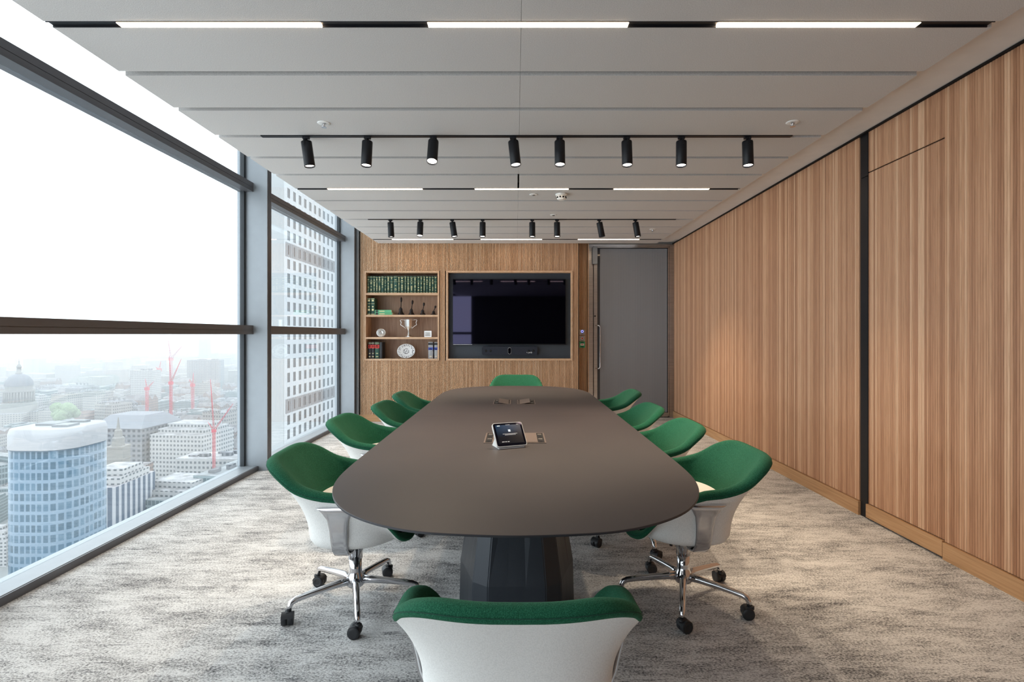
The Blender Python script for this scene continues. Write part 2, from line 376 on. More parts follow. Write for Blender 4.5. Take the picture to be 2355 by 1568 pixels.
# glazing along the left: bays between deep mullion fins
MY = [-3.23, -.41, 2.41, 5.23, 8.05]; FIN = .09
wlab = ['rearmost glazed bay behind the viewpoint', 'glazed bay beside the viewpoint', 'large near window looking over the domed cathedral and blue tower', 'narrow far window filled by the white gridded tower']
def bay(n, y0, y1, yfin, lab):
    wd = empty('window_%d' % n, (LX, (y0+y1)/2, 0), 0, lab, 'window', kind='structure')
    def R(o): return rel(o, wd)
    R(MB().box(LX-.05, -2.505, y0, y1, .002, .047).build('sill', M['alu'], bevel=.002))
    m = MB().box(-2.5048, -2.495, y0, y1, .0, .044); R(m.build('sill_face', M['alu_d']))
    for z0, z1, nm in ((1.322, 1.408, 'transom'), (2.703, 2.79, 'transom')):
        m = MB(); mm = M['alu_b'] if z0 < 2 else M['alu_d']
        m.box(-2.545, -2.555, y0, y1, z0, z0+.036).box(-2.545, -2.555, y0, y1, z0+.040, z1).box(LX-.05, -2.549, y0, y1, z0+.001, z1-.001)
        R(m.build(nm, mm))
    for z0, z1 in ((.047, 1.322), (1.408, 2.703), (2.79, ZS)):
        R(MB().box(LX-.004, LX+.004, y0, y1, z0, z1).build('pane', M['glass']))
    # dark gasket down the far edge of the bay
    R(MB().box(LX-.02, LX+.02, y1-.03, y1, .047, ZS).build('gasket', M['gasket']))
    if yfin is not None:
        m = MB().box(LX-.06, -2.41, yfin, yfin+FIN*.12, 0, ZS); 
        m.box(LX-.06, -2.414, yfin+FIN*.12, yfin+FIN, 0, ZS)
        R(m.build('mullion', M['alu']))
        m = MB().box(-2.415, -2.409, yfin+FIN*.25, yfin+FIN*.55, 0, ZS).box(-2.415, -2.4095, yfin+FIN*.68, yfin+FIN*.98, 0, ZS)
        R(m.build('mullion_track', M['alu_d']))
for i in range(4): bay(i+1, MY[i]+FIN, MY[i+1], MY[i+1], wlab[i])
o = MB().box(LX-.06, -2.41, 8.14, 8.16, 0, ZS).build('trim_5', M['alu_d']); tag(o, 'dark metal post at the far end of the glazing', 'trim', kind='structure')
o = MB().box(LX-.25, LX-.06, YR-.1, YD, ZS-.0, ZS+.3).build('trim_6', M['alu_d']); tag(o, 'facade edge above the glazing', 'trim', kind='structure')

# ------------------------------------------------------------------ ceiling fittings
rowname = ['nearest', 'middle', 'farthest']
for r, (k, segs) in enumerate(((0, ((-1.765,-.867),(-.39,.50),(.898,1.79))), (6, ((-1.78,-.887),(-.386,.50),(.932,1.83))), (12, ((-1.79,-.91),(-.506,.38),(.906,1.79))))):
    yc = P0+PP*k+GAP/2
    e = empty('linear_light', (0, yc, ZR), 0, 'black linear light channel with three warm lit sections, the %s of the three rows' % rowname[r], 'ceiling light', 'linear lights in the ceiling slots')
    a, b = -2.075, 2.115
    m = MB().box(a, b, -GAP/2+.001, -GAP/2+.005, -.002, .05).box(a, b, GAP/2-.005, GAP/2-.001, -.002, .05).box(a, b, -GAP/2+.001, GAP/2-.001, .03, .05)
    m.build('channel', M['black_m'], e)
    xs = [a]+[q for s_ in segs for q in s_]+[b]
    for i in range(0, 8, 2): MB().box(xs[i], xs[i+1], -GAP/2+.005, GAP/2-.005, .006, .012).build('blank_cover', M['black_m'], e)
    for x0, x1 in segs: MB().box(x0, x1, -GAP/2+.005, GAP/2-.005, -.004, .01).build('diffuser', M['lens'], e)

# track + spotlights
def make_spot():
    e = empty('track_spotlight', (0,0,0))
    MB().box(-.022, .022, -.012, .012, -.006, .012).lathe([(.010,-.035),(.010,-.004)], n=12).build('track_adapter', M['black_m'], e)
    b = MB(); b.lathe([(.0335,-.016),(.036,-.012+.0),(.0365,-.02),(.0365,-.198),(.0345,-.200),(.0335,-.196),(.032,-.185)], n=28, cap=True)
    body = b.build('lamp_body', M['black_m'], e); body.location = (0,0,-.014); b_scale = .93; body.scale = (1,1,b_scale)
    ar = MB().box(-.005,.005,-.042,-.036,-.050,-.004).build('swivel_arm', M['black_m'], e)
    l = MB().lathe([(.0315,-.1885),(.0315,-.186)], n=24).build('lamp_lens', M['spotlens'], body)
    return e
SPOT = make_spot()
def spot_light(parent, power, cone, col):
    L = bpy.data.lights.new('spot_beam', 'SPOT'); L.energy = power; L.spot_size = cone; L.spot_blend = .85; L.color = col; L.shadow_soft_size = .03
    o = bpy.data.objects.new('spot_beam', L); COL.objects.link(o); o.parent = parent; o.location = (0,0,-.205); return o
ordn = ['first', 'second', 'third', 'fourth', 'fifth', 'sixth', 'seventh', 'eighth']
rows = [(3, 'nearer', [704,845,997,1180,1287,1441,1567,1719], [8,-1,0,6,0,0,-2,-1], [0,6,22,8,10,8,6,6]),
        (9, 'farther', [898,967,1040,1110,1224,1281,1378,1461], [3,0,9,0,0,0,11,9], [0,14,4,6,4,6,0,4])]
SPW = 17
first = True
for k, nm, pxs, tilt, tow in rows:
    yc = P0+PP*k+GAP/2
    e = empty('lighting_track', (0, yc, ZR), 0, 'slim black lighting track carrying eight spotlights, the %s of the two' % nm, 'lighting track', 'black lighting tracks')
    MB().box(-1.77, 1.92, -.018, .018, -.004, .04).build('rail', M['black_m'], e)
    for i, px in enumerate(pxs):
        s = SPOT if first else copy_tree(SPOT); first = False
        s.location = ((px-VX)*yc/F, yc, ZR-.014)
        tag(s, 'black cylinder spotlight, %s from the left on the %s ceiling track' % (ordn[i], nm), 'spotlight', 'black track spotlights')
        body = [c for c in s.children if c.name.startswith('lamp_body')][0]
        body.rotation_euler = (-math.radians(tow[i]), -math.radians(tilt[i]), 0)
        spot_light(body, SPW, math.radians(84), (1.0, .80, .58))

def ceil_xy(px, py): Y = F*(ZR-H)/(VY-py); return ((px-VX)*Y/F, Y)
for i, (px, py, lab) in enumerate(((745,283,'chrome sprinkler head in a white ring, upper left of the nearer spotlights'), (1823,281,'chrome sprinkler head in a white ring, above the right end of the nearer track'), (1501,527,'tiny sprinkler head at the far right of the ceiling'))):
    x, y = ceil_xy(px, py)
    e = empty('sprinkler', (x, y, ZR), 0, lab, 'sprinkler', 'ceiling sprinklers')
    MB().lathe([(.018,-.002),(.036,-.005),(.042,-.001),(.042,.001)], n=24).build('escutcheon', M['white'], e)
    MB().lathe([(.008,-.0),(.006,-.012),(.004,-.02),(.004,-.026),(.017,-.027),(.017,-.029)], n=16).tube([(-.010,0,0),(-.012,0,-.012),(0,0,-.026)], .0018, 6).tube([(.010,0,0),(.012,0,-.012),(0,0,-.026)], .0018, 6).build('sprinkler_head', M['chrome'], e)
x, y = ceil_xy(1291, 446)
e = empty('smoke_detector', (x, y, ZR), 0, 'round white smoke detector hanging under the ceiling behind the middle light row', 'smoke detector')
MB().lathe([(.058,0),(.058,-.012),(.052,-.018)], n=28).build('detector_base', M['white'], e)
MB().lathe([(.046,-.018),(.050,-.030),(.044,-.050),(.030,-.060)], n=28).build('detector_body', M['white'], e)
m = MB()
for i in range(10):
    a = 2*PI*i/10; m.box(.046, .0505, -.009, .009, -.044, -.03, Matrix.Rotation(a, 4, 'Z'))
m.build('vent_slot', M['black'], e)
for px, py, lab in ((1227,447,'small flat white sensor disc left of the smoke detector'), (1273,494,'small white ring sensor between the smoke detector and the farther track')):
    x, y = ceil_xy(px, py); e = empty('ceiling_sensor', (x, y, ZR), 0, lab, 'sensor')
    MB().lathe([(.040,0),(.040,-.003),(.034,-.007)], n=24).build('sensor_ring', M['white'], e)
    MB().lathe([(.016,-.006),(.016,-.010)], n=18).build('sensor_eye', M['steel'] if px < 1250 else M['black'], e)

# ------------------------------------------------------------------ built-in shelves
bs = empty('wall_shelf', (0, YB, 0), 0, 'built-in oak shelf unit of four compartments set into the slatted wall', 'shelves')
T = .026; DP = .30
x0, x1, z0, z1 = SH
P = lambda: Matrix.Translation((0, -YB, 0))
def put(o, p): return rel(o, p)
y0, y1 = YB-.012, YB+DP
put(MB().box(x0, x0+T, y0, y1, z0, z1).box(x1-T, x1, y0, y1, z0, z1).box(x0+T, x1-T, y0, y1, z0, z0+T).box(x0+T, x1-T, y0, y1, z1-T, z1).build('frame', M['oak_f'], bevel=.002), bs)
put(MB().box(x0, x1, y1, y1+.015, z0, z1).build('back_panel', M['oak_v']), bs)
SHZ = [bz(673.6), bz(723.8), bz(775)]
for z in SHZ: put(MB().box(x0+T, x1-T, y0+.004, y1, z-.030, z).build('shelf', M['oak_f'], bevel=.0015), bs)
SHZ.append(z0+T)
YF = YB+.05                    # spines stand a little behind the shelf front
kf = YF/F
def sx(cx): return (820+cx/4.9-VX)*kf
def book(name, c0, c1, ztop, shelf, mat, bands, label, group, depth=.17):
    a, b = sx(c0), sx(c1); z = SHZ[shelf]; w_ = b-a; hgt = H-(540+ztop/4.9-VY)*kf-z
    e = empty(name, ((a+b)/2, YF, z), 0, label, 'book', group)
    h2 = w_/2-.0006
    m = MB(); n = 6; pr = [(-h2, depth), (-h2, .006)]+[(-h2*math.cos(PI*i/n), .006-.006*math.sin(PI*i/n)) for i in range(1, n)]+[(h2, .006), (h2, depth)]
    m.prism(pr, 0, hgt, False); m.build('cover', mat, e)
    MB().box(-h2+.003, h2-.003, .01, depth+.0005, hgt-.001, hgt+.0006).build('pages', M['page'], e)
    for (f0, f1, wd, bm_) in bands:
        hw = h2*wd
        MB().box(-hw, hw, -.0012, .004 if wd > .9 else .001, hgt*f0, hgt*f1).build('spine_band' if wd > .9 else 'spine_title', bm_, e)
    return e
tb = [(120,146),(148,182),(184,214),(216,242),(245,274),(277,308),(312,337),(342,374),(378,412),(415,463),(466,490),(494,532),(537,563),(568,598),(602,638),(642,676),(683,712),(716,744),(750,776),(780,808),(812,842),(846,872),(876,905)]
on2 = ordn+['ninth','tenth','eleventh','twelfth','thirteenth','fourteenth','fifteenth','sixteenth','seventeenth','eighteenth','nineteenth','twentieth','twenty-first','twenty-second','twenty-third']
rb = random.Random(3)
for i, (a, b) in enumerate(tb):
    bands = [(.93,.945,.98,M['gold']), (.665,.675,.98,M['gold']), (.035,.05,.98,M['gold'])]
    zq = .16
    while zq < .90:
        hq = rb.uniform(.012, .045)
        if rb.random() < .78 and not (.62 < zq < .70): bands.append((zq, zq+hq, rb.uniform(.2,.62), M['gold']))
        zq += hq+rb.uniform(.015, .05)
    book('book', a+.5, b-.5, 463+rb.uniform(-2,3), 0, M['book_g'], bands, 'dark green gilt-banded law book, %s from the left on the top shelf' % on2[i], 'green books on the top shelf')
for i, (a, b) in enumerate(((120,158),(163,203))):
    book('book', a, b, 711, 1, M['book_g'], [(.93,.955,.98,M['gold']), (.66,.675,.98,M['gold']), (.80,.89,.6,M['gold']), (.45,.52,.4,M['gold']), (.25,.36,.55,M['gold']), (.03,.06,.98,M['gold'])],
         'green gilt book standing on the second shelf, %s of the pair' % ('left', 'right')[i], 'upright green books on the second shelf')
for i, (za, zb) in enumerate(((900,872),(870,842))):
    a, b = sx(205), sx(408); zz = SHZ[1]+.0385*i
    e = empty('book', ((a+b)/2, YF, zz), 0, 'bright green book lying flat on the second shelf, %s of the two' % ('lower', 'upper')[i], 'book', 'green books lying on the second shelf')
    L = (b-a)/2
    MB().box(-L, L-.012*(i+1), 0, .15, 0, .037).build('cover', M['book_lg'], e)
    MB().box(L-.012*(i+1), L-.012*(i+1)+.006, .004, .148, .004, .033).build('pages', M['page'], e)
    MB().box(-L+.012, -L+.05, -.001, .002, .004, .033).build('spine_label', M['book_k'], e)
    MB().box(-L+.07, -L+.15, -.001, .001, .012, .024).build('spine_title', M['gold'], e)
bl = [(132,165,1207,M['book_k'],'black book with a red spine label, leftmost on the bottom shelf'), (168,202,1207,M['book_k'],'black book with a red spine label, second on the bottom shelf'),
      (207,255,1207,M['book_g'],'green book with a red spine label on the bottom shelf'), (258,291,1210,M['book_k'],'plain dark book beside the green one on the bottom shelf'),
      (808,862,1207,M['book_gr'],'grey book with a blue spine label, left one at the right of the bottom shelf'), (876,915,1207,M['book_gr'],'grey book with a blue spine label against the right side of the bottom shelf')]
for i, (a, b, zt_, mt, lab) in enumerate(bl):
    bd = []
    if i < 3: bd = [(.62,.84,1.0,M['red']), (.68,.72,.6,M['gold']), (.76,.80,.6,M['gold']), (.10,.14,.6,M['gold']), (.30,.33,.5,M['gold']), (.92,.94,1.0,M['gold'])]
    if i > 3: bd = [(.52,.68,1.0,M['blue']), (.56,.60,.6,M['gold']), (.82,.95,1.0,M['book_k']), (.10,.16,.5,M['page'])]
    book('book', a, b, zt_, 3, mt, bd, lab, 'books on the bottom shelf')
# bronze statuettes (small golfer-bag like figures with a raised stem)
for i, (cx, top) in enumerate(((490,700),(610,733),(738,760),(862,795))):
    z = SHZ[1]; hh = H-(540+top/4.9-VY)*kf-z
    e = empty('statuette', (sx(cx), YF+.05, z), 0, ('tallest dark bronze statuette on the second shelf', 'second tallest dark bronze statuette, right of the tallest', 'third dark bronze statuette on the second shelf', 'smallest dark bronze statuette, rightmost on the second shelf')[i], 'statuette', 'dark bronze statuettes')
    b_ = hh*.42; r0 = .036+.02*hh/.27
    MB().box(-r0, r0, -r0*.6, r0*.6, 0, .006).build('plinth', M['bronze'], e)
    m = MB(); rr = []
    for t_, r_, ox in ((0,1,0),(.15,.8,-.002),(.35,.55,-.004),(.55,.46,-.002),(.7,.5,.0),(.85,.34,.003),(1,.12,.004)):
        ring = []
        for q in range(14):
            a = 2*PI*q/14; fl_ = 1+.22*math.sin(3*a+t_*4)
            ring.append((ox+r0*.92*r_*fl_*math.cos(a), r0*.6*r_*fl_*math.sin(a), .006+b_*t_))
        rr.append(ring)
    m.loft(rr, True, True, True); m.build('robed_figure', M['bronze'], e)
    lean = (.004, .016, .018, .028)[i]
    m = MB().tube([(.004,0,.006+b_*.9), (.004+lean*.5,0,b_+(hh-b_)*.45), (.004+lean,0,hh*.98)], [.007,.006,.007], 8)
    m.tube([(.004+lean*.6,0,b_+(hh-b_)*.5), (.004+lean*.75,0,b_+(hh-b_)*.62), (.004+lean*.9,0,hh*.93), (.004+lean*1.0,0,hh)], [.006,.015,.016,.006], 10)
    m.build('raised_club', M['bronze'], e)
# trophy
e = empty('trophy_cup', (sx(577), YF+.07, SHZ[2]), 0, 'two-handled faceted silver trophy cup on the third shelf', 'trophy')
q = .001345
prof = [(46,0),(46,8),(34,16),(15,36),(10,60),(14,76),(36,96),(48,122),(52,160),(53,198),(55,201),(50,201),(46,160)]
MB().lathe([(a*q*.96, b*q) for a, b in prof], n=10, sm=False).build('cup_body', M['silver'], e)
for s_ in (-1, 1):
    MB().tube([(s_*46*q,0,192*q),(s_*70*q,0,198*q),(s_*92*q,0,196*q),(s_*96*q,0,188*q),(s_*84*q,0,170*q),(s_*92*q,0,140*q),(s_*60*q,0,120*q),(s_*34*q,0,94*q)], .0055, 8).build('handle', M['silver'], e)
e = empty('silver_dish', (sx(268), YF+.05, SHZ[2]), 0, 'round silver dish leaning on the third shelf, left of the trophy', 'dish')
Mr = Matrix.Rotation(math.radians(72), 4, 'X') @ Matrix.Rotation(math.radians(12), 4, 'Y')
MB().lathe([(.001,.012),(.010,.010),(.013,.002),(.030,.007),(.058,.004),(.060,.008),(.069,.006),(.069,.0),(.001,-.004)], (0,0,.066), 18, Mr, sm=False).build('dish_body', M['silver'], e)
e = empty('small_frame', (sx(799), YF+.04, SHZ[2]), 0, 'small silver-framed white plaque on the third shelf, right of the trophy', 'plaque')
MB().box(-.055,.055,0,.012,0,.012).box(-.055,.055,0,.012,.082,.094).box(-.055,-.045,0,.012,.012,.082).box(.045,.055,0,.012,.012,.082).build('frame', M['silver'], e)
MB().box(-.045,.045,.004,.01,.012,.082).build('plaque_face', M['white'], e)
m = MB()
for r_ in range(5): m.box(-.03+.003*(r_ % 2), .03-.004*(r_ % 3), .0034, .0042, .022+r_*.011, .026+r_*.011)
m.build('plaque_text', M['book_gr'], e)
# oval plate with a printed border
e = empty('commemorative_plate', (sx(552), YF+.05, SHZ[3]), 0, 'white plate with a dark printed border and figures on the bottom shelf', 'plate')
Mr = Matrix.Translation((0, .0, .1125)) @ Matrix.Rotation(math.radians(76), 4, 'X') @ Matrix.Scale(1.22, 4, (1,0,0))
t = NT('printed_plate').set(.25); c = t.n('ShaderNodeTexCoord'); sp = t.n('ShaderNodeSeparateXYZ'); t.l(c.outputs['Object'], sp.inputs[0])
r2 = t.math('SQRT', t.math('ADD', t.math('POWER', t.math('DIVIDE', sp.outputs[0], 1.22), 2), t.math('POWER', t.math('SUBTRACT', sp.outputs[2], .1125), 2)))
rim = t.math('MULTIPLY', t.math('GREATER_THAN', r2, .075), t.math('LESS_THAN', r2, .103)); mid = t.math('LESS_THAN', r2, .042)
pat = t.math('GREATER_THAN', t.noise(t.coord(), 75, 3), .53)
t.base(t.mix(t.math('MULTIPLY', t.math('ADD', rim, mid), pat), (.74,.74,.74), (.16,.15,.16))); M['plate'] = t.m
MB().lathe([(.001,.0),(.05,.0),(.07,.004),(.11,.012),(.113,.012),(.11,.007),(.07,-.003),(.001,-.004)], (0,0,0), 40, Mr).build('plate_body', M['plate'], e)

# ------------------------------------------------------------------ screen niche, screen, video bar
tv = empty('screen_niche', (0, YB, 0), 0, 'oak-framed wall niche lined in charcoal around the screen', 'wall niche')
x0, x1, z0, z1 = TVH; T = .028; y1 = YB+.11
put(MB().box(x0, x0+T, YB-.012, y1, z0, z1).box(x1-T, x1, YB-.012, y1, z0, z1).box(x0+T, x1-T, YB-.012, y1, z0, z0+T).box(x0+T, x1-T, YB-.012, y1, z1-T, z1).build('frame', M['oak_f'], bevel=.002), tv)
put(MB().box(x0+T, x1-T, y1-.012, y1, z0+T, z1-T).build('back_panel', M['navy']), tv)
yt = YB+.03; kt = yt/F
tx = lambda p: (p-VX)*kt
tz = lambda p: H-(p-VY)*kt
e = empty('television', (tx(1171), yt, tz(717)), 0, 'large black flat screen television in the oak-framed niche', 'television')
hw, hh = (tx(1302)-tx(1041))/2, (tz(641)-tz(793))/2
MB().box(-hw, hw, 0, .05, -hh, hh).build('casing', M['black_m'], e, bevel=.004)
m = MB(); n = 24; ring = []
for i in range(n+1):
    u = -1+2*i/n; ring.append([(u*(hw-.008), -.0012-.0, z) for z in (-hh+.014, hh-.008)])
m.loft(ring, False, sm=True); m.build('screen', M['tv'], e, fixn=False)
MB().box(-hw+.01, -hw+.30, -.002, .0, -hh+.002, -hh+.007).build('bezel_strip', M['steel'], e)
e = empty('video_bar', (tx(1172), yt-.01, tz(806.5)), 0, 'black video conference bar mounted below the television', 'video bar')
hw, hh = (tx(1236)-tx(1108))/2, (tz(797)-tz(816))/2
pts = []
for i in range(24):
    a = 2*PI*i/24; cx, cz = math.cos(a), math.sin(a)
    pts.append((math.copysign(hw-.03, cx)+.03*cx, math.copysign(hh-.03, cz)+.03*cz))
m = MB(); m.loft([[(x, .0, z) for x, z in pts], [(x, .07, z) for x, z in pts]], True, True, True); m.build('bar_body', M['barcloth'], e)
pts = [(.022*math.cos(2*PI*i/20), (.03 if math.sin(2*PI*i/20) > 0 else -.03)*.8+.022*math.sin(2*PI*i/20)) for i in range(20)]
MB().loft([[(x*1.15, -.004, z*1.12) for x, z in pts], [(x*1.15, .01, z*1.12) for x, z in pts]], True, True, True).build('lens_ring', M['steel'], e)
MB().loft([[(x, -.006, z) for x, z in pts], [(x, .008, z) for x, z in pts]], True, True, True).build('camera_lens', M['tv'], e)
for xx in (-.36, -.29, .29, .36):
    o = MB().lathe([(.018,0),(.018,.003),(.013,.003)], n=18, M=Matrix.Rotation(PI/2, 4, 'X')).build('speaker_port', M['black'], e); o.location = (xx, -.0, .0)
def text(body, size, loc, mat, parent, name='lettering', rot=(PI/2,0,0), al='CENTER', ext=.0005):
    cu = bpy.data.curves.new(name, 'FONT'); cu.body = body; cu.size = size; cu.align_x = al; cu.extrude = ext; cu.resolution_u = 2
    cu.materials.append(mat); tmp = bpy.data.objects.new(name, cu); COL.objects.link(tmp)
    dg = bpy.context.evaluated_depsgraph_get(); me = bpy.data.meshes.new_from_object(tmp.evaluated_get(dg)); me.name = name
    bpy.data.objects.remove(tmp); o = bpy.data.objects.new(name, me); COL.objects.link(o)
    if parent: o.parent = parent
    o.location = loc; o.rotation_euler = rot; return o
text('poly', .034, (.315, -.002, -.034), M['white'], e, 'logo')
MB().lathe([(.006,0),(.006,.002)], n=3, M=Matrix.Rotation(PI/2, 4, 'X'), c=(.262, -.001, -.022)).lathe([(.006,0),(.006,.002)], n=3, M=Matrix.Rotation(PI/2, 4, 'X') @ Matrix.Rotation(PI, 4, 'Z'), c=(.268, -.001, -.030)).build('logo_mark', M['white'], e)

# door controls on the set-back slats
yk = YS-.012
kk = yk/F
def plate(py, mat, label, cat, name, hgt=.084):
    e = empty(name, ((1339-VX)*kk, yk, H-(py-VY)*kk), 0, label, cat)
    MB().box(-.042, .042, 0, .02, -hgt/2, hgt/2).build('face_plate', mat, e, bevel=.002); return e
e = plate(763.8, M['steel'], 'steel door release plate with a blue lit key symbol, topmost of three', 'door release', 'door_release')
ble = emit('blue_led', (.15,.2,1), 2.0)
m = MB(); 
for i in range(20):
    a = 2*PI*i/20; b = 2*PI*(i+1)/20
    m.tube([(.017*math.cos(a), -.002, .012+.017*math.sin(a)), (.017*math.cos(b), -.002, .012+.017*math.sin(b))], .003, 6)
m.build('indicator_ring', ble, e)
MB().box(-.004, .004, -.003, .0, -.026, .002).box(.004,.010,-.003,0,-.024,-.018).lathe([(.008,0),(.008,.003)], n=14, M=Matrix.Rotation(PI/2, 4, 'X'), c=(0,0,.010)).build('key_symbol', M['blue'], e)
e = plate(778, M['steel'], 'steel plate with a round red exit button, middle of three', 'exit button', 'exit_button')
MB().lathe([(.020,0),(.020,.004)], n=24, M=Matrix.Rotation(PI/2, 4, 'X')).build('button_bezel', M['white'], e)
MB().lathe([(.014,0.004),(.012,.010)], n=24, M=Matrix.Rotation(PI/2, 4, 'X')).build('button', M['red'], e)
MB().box(-.024,.024,-.0008,.0,-.034,-.030).box(.028,.033,-.0008,0,-.002,.003).build('printed_marks', M['black'], e)
gg = plain('green_plastic', (.02,.42,.18), .4)
e = plate(792.3, gg, 'green break-glass emergency door release, lowest of three', 'break glass unit', 'break_glass_unit', .096)
MB().box(-.030,.030,-.004,.0,-.016,.018).build('glass_element', M['white'], e)
MB().box(-.016,.016,-.0042,-.004,-.002,.006).build('printed_marks', M['red'], e)
MB().box(-.022,.022,-.001,0,.026,.040).box(-.022,.022,-.001,0,-.038,-.026).build('dark_band', M['book_g'], e)

# ================================================================== TABLE
TZ = .74; TY0, TY1, TW = 1.555, 6.10, .735
prof = [(0,0),(.004,.08),(.014,.18),(.03,.28),(.065,.37),(.12,.46),(.20,.55),(.30,.62),(.42,.675),(.56,.712),(.72,.73),(1.1,.735)]
def half(inset=0):
    L = []
    for d, hw_ in prof: L.append((max(hw_-inset, 0), TY0+d+inset if d < .5 else TY0+d+inset*.3))
    L2 = [(x, TY0+TY1-y) for x, y in L][::-1]
    return L, L2
def smooth(poly, it=2):
    for _ in range(it):
        q = []
        for i in range(len(poly)):
            a = Vector(poly[i]); b = Vector(poly[(i+1) % len(poly)])
            q += [tuple(a*.75+b*.25), tuple(a*.25+b*.75)]
        poly = q
    return poly
def outline(inset):
    L, L2 = half(inset); R = L+L2
    poly = R+[(-x, y) for x, y in R[::-1] if x > 0]
    clean = []
    for p_ in poly:
        if not clean or (Vector(p_)-Vector(clean[-1])).length > 1e-4: clean.append(p_)
    return smooth(clean[1:] if clean[0][0] == 0 and clean[-1][0] == 0 else clean)
def clip_poly(poly, y, keep_low):
    out = []
    for i in range(len(poly)):
        a = poly[i]; b = poly[(i+1) % len(poly)]
        ina = (a[1] <= y) == keep_low; inb = (b[1] <= y) == keep_low
        if ina: out.append(a)
        if ina != inb:
            t_ = (y-a[1])/(b[1]-a[1]); out.append((a[0]+(b[0]-a[0])*t_, y))
    return out
tab = empty('conference_table', (0, 3.83, 0), 0, 'long dark boat-shaped conference table with thin top on faceted pedestals', 'table')
ym = 3.83
for low in (True, False):
    top = clip_poly(outline(0), ym-.0008 if low else ym+.0008, low)
    m = MB(); m.cur = 0
    cx_ = sum(p[0] for p in top)/len(top); cy_ = sum(p[1] for p in top)/len(top)
    def ins(poly, d):
        r_ = []
        for x, y in poly:
            v_ = Vector((x-0, (y-ym)*.45)); L_ = v_.length or 1
            sy = 0 if abs(y-ym) < .003 else 1
            r_.append((x-v_.x/L_*d, y-v_.y/L_*d*sy))
        return r_
    b = len(m.v); n = len(top)
    lay = [(0, TZ-.0015, .0015), (0, TZ, .0), (0, TZ-.010, 0)]
    rings = [[(x, y, TZ) for x, y in ins(top, .0015)], [(x, y, TZ-.0015) for x, y in top], [(x, y, TZ-.007) for x, y in top], [(x, y, TZ-.024) for x, y in ins(top, .05)]]
    for r_ in rings: m.v += r_
    m.face([b+i for i in range(n)])
    for L_ in range(3):
        m.cur = 0 if L_ == 0 else 1
        for i in range(n): j = (i+1) % n; m.face((b+L_*n+i, b+L_*n+j, b+(L_+1)*n+j, b+(L_+1)*n+i))
    m.face([b+3*n+i for i in range(n)][::-1])
    put(m.build('tabletop', [M['table'], M['table_e']]), tab)
def pedestal(y):
    m = MB(); N = 20
    def ring(z, r_in, r_out, sy):
        out = []
        for i in range(N):
            a = 2*PI*(i+.5)/N; r_ = r_out if (i//2) % 2 == 0 else r_in
            out.append((r_*math.cos(a), sy*r_*math.sin(a), z))
        return out
    m.loft([ring(0,.25,.275,1), ring(.02,.25,.28,1), ring(.24,.245,.275,1), ring(.71,.165,.195,1)], True, True, True, sm=False)
    o = m.build('pedestal', M['ped'], bevel=.004); o.location = (0.005, y-3.83, 0); o.parent = tab
    return o
pedestal(2.55); pedestal(5.1)
o = MB().box(-.04,.04,2.7,4.95,.68,.712).build('beam', M['black_m']); put(o, tab)
# power modules
def module(xa, xb, ya, yb, side, lab, grp='cable modules in the table top', tilt=0):
    e = empty('power_module', ((xa+xb)/2, (ya+yb)/2, TZ), 0, lab, 'power module', grp)
    a, b = (xb-xa)/2, (yb-ya)/2; t_ = .008
    MB().box(-a, a, -b, -b+t_, 0, .003).box(-a, a, b-t_, b, 0, .003).box(-a, -a+t_, -b+t_, b-t_, 0, .003).box(a-t_, a, -b+t_, b-t_, 0, .003).build('module_frame', M['table_w'], e)
    fx0, fx1 = (-a+.045, a-.02) if side < 0 else (-a+.02, a-.045)
    R_ = Matrix.Rotation(math.radians(tilt)*(1 if side < 0 else -1), 4, 'Y')
    hx_ = fx1 if side < 0 else fx0
    m = MB().box(fx0-hx_, fx1-hx_, -b+.012, b-.012, .0, .003, R_); o = m.build('flap', M['table_w'], e); o.location = (hx_, 0, .001)
    sx0_, sx1_ = (-a+.010, -a+.045) if side < 0 else (a-.045, a-.010)
    MB().box(sx0_, sx1_, -b+.014, b-.014, .0005, .0015).build('socket_tray', M['black'], e)
    for j in range(4):
        yy = -b+.014+(j+.5)*(2*b-.028)/4
        MB().box(sx0_+.006, sx1_-.006, yy-.022, yy+.022, .0015, .003).box(sx0_+.013, sx1_-.013, yy-.010, yy+.010, .003, .0036).build('socket', M['steel'] if j % 2 else M['black_m'], e)
    return e
module(-.172, -.006, 2.875, 3.165, -1, 'open power module in the table top, left one behind the tablet')
module(.004, .164, 2.875, 3.165, 1, 'open power module in the table top, right of the tablet')
module(-.190, -.040, 4.47, 4.77, -1, 'left power module with a half-open flap at the far half of the table', tilt=9)
module(.014, .166, 4.47, 4.77, 1, 'right power module with a half-open flap at the far half of the table', tilt=9)
# conference tablet
e = empty('touch_controller', (-.038, 2.80, TZ), math.radians(22), 'tilted touch screen controller with white rim on the table', 'tablet')
Mt = Matrix.Translation((0, -.06, .012)) @ Matrix.Rotation(math.radians(-38), 4, 'X') 
w2, hh = .083, .136
def rrect(w_, z0, z1, r, y):
    out = []
    for cx, cz, a0 in ((w_-r, z1-r, 0), (-w_+r, z1-r, PI/2), (-w_+r, z0+r, PI), (w_-r, z0+r, 1.5*PI)):
        for i in range(5):
            a = a0+PI/2*i/4; out.append(Mt @ Vector((cx+r*math.cos(a), y, cz+r*math.sin(a))))
    return out
MB().loft([rrect(w2, 0, hh, .012, 0), rrect(w2, 0, hh, .012, .012)], True, True, True).build('tablet_rim', M['white'], e)
MB().loft([rrect(w2-.0035, .0035, hh-.0035, .010, -.0012), rrect(w2-.0035, .0035, hh-.0035, .010, .001)], True, True, True).build('tablet_bezel', M['tv'], e)
t = NT('tablet_screen').set(.15); c = t.n('ShaderNodeTexCoord'); sp = t.n('ShaderNodeSeparateXYZ'); t.l(c.outputs['Generated'], sp.inputs[0])
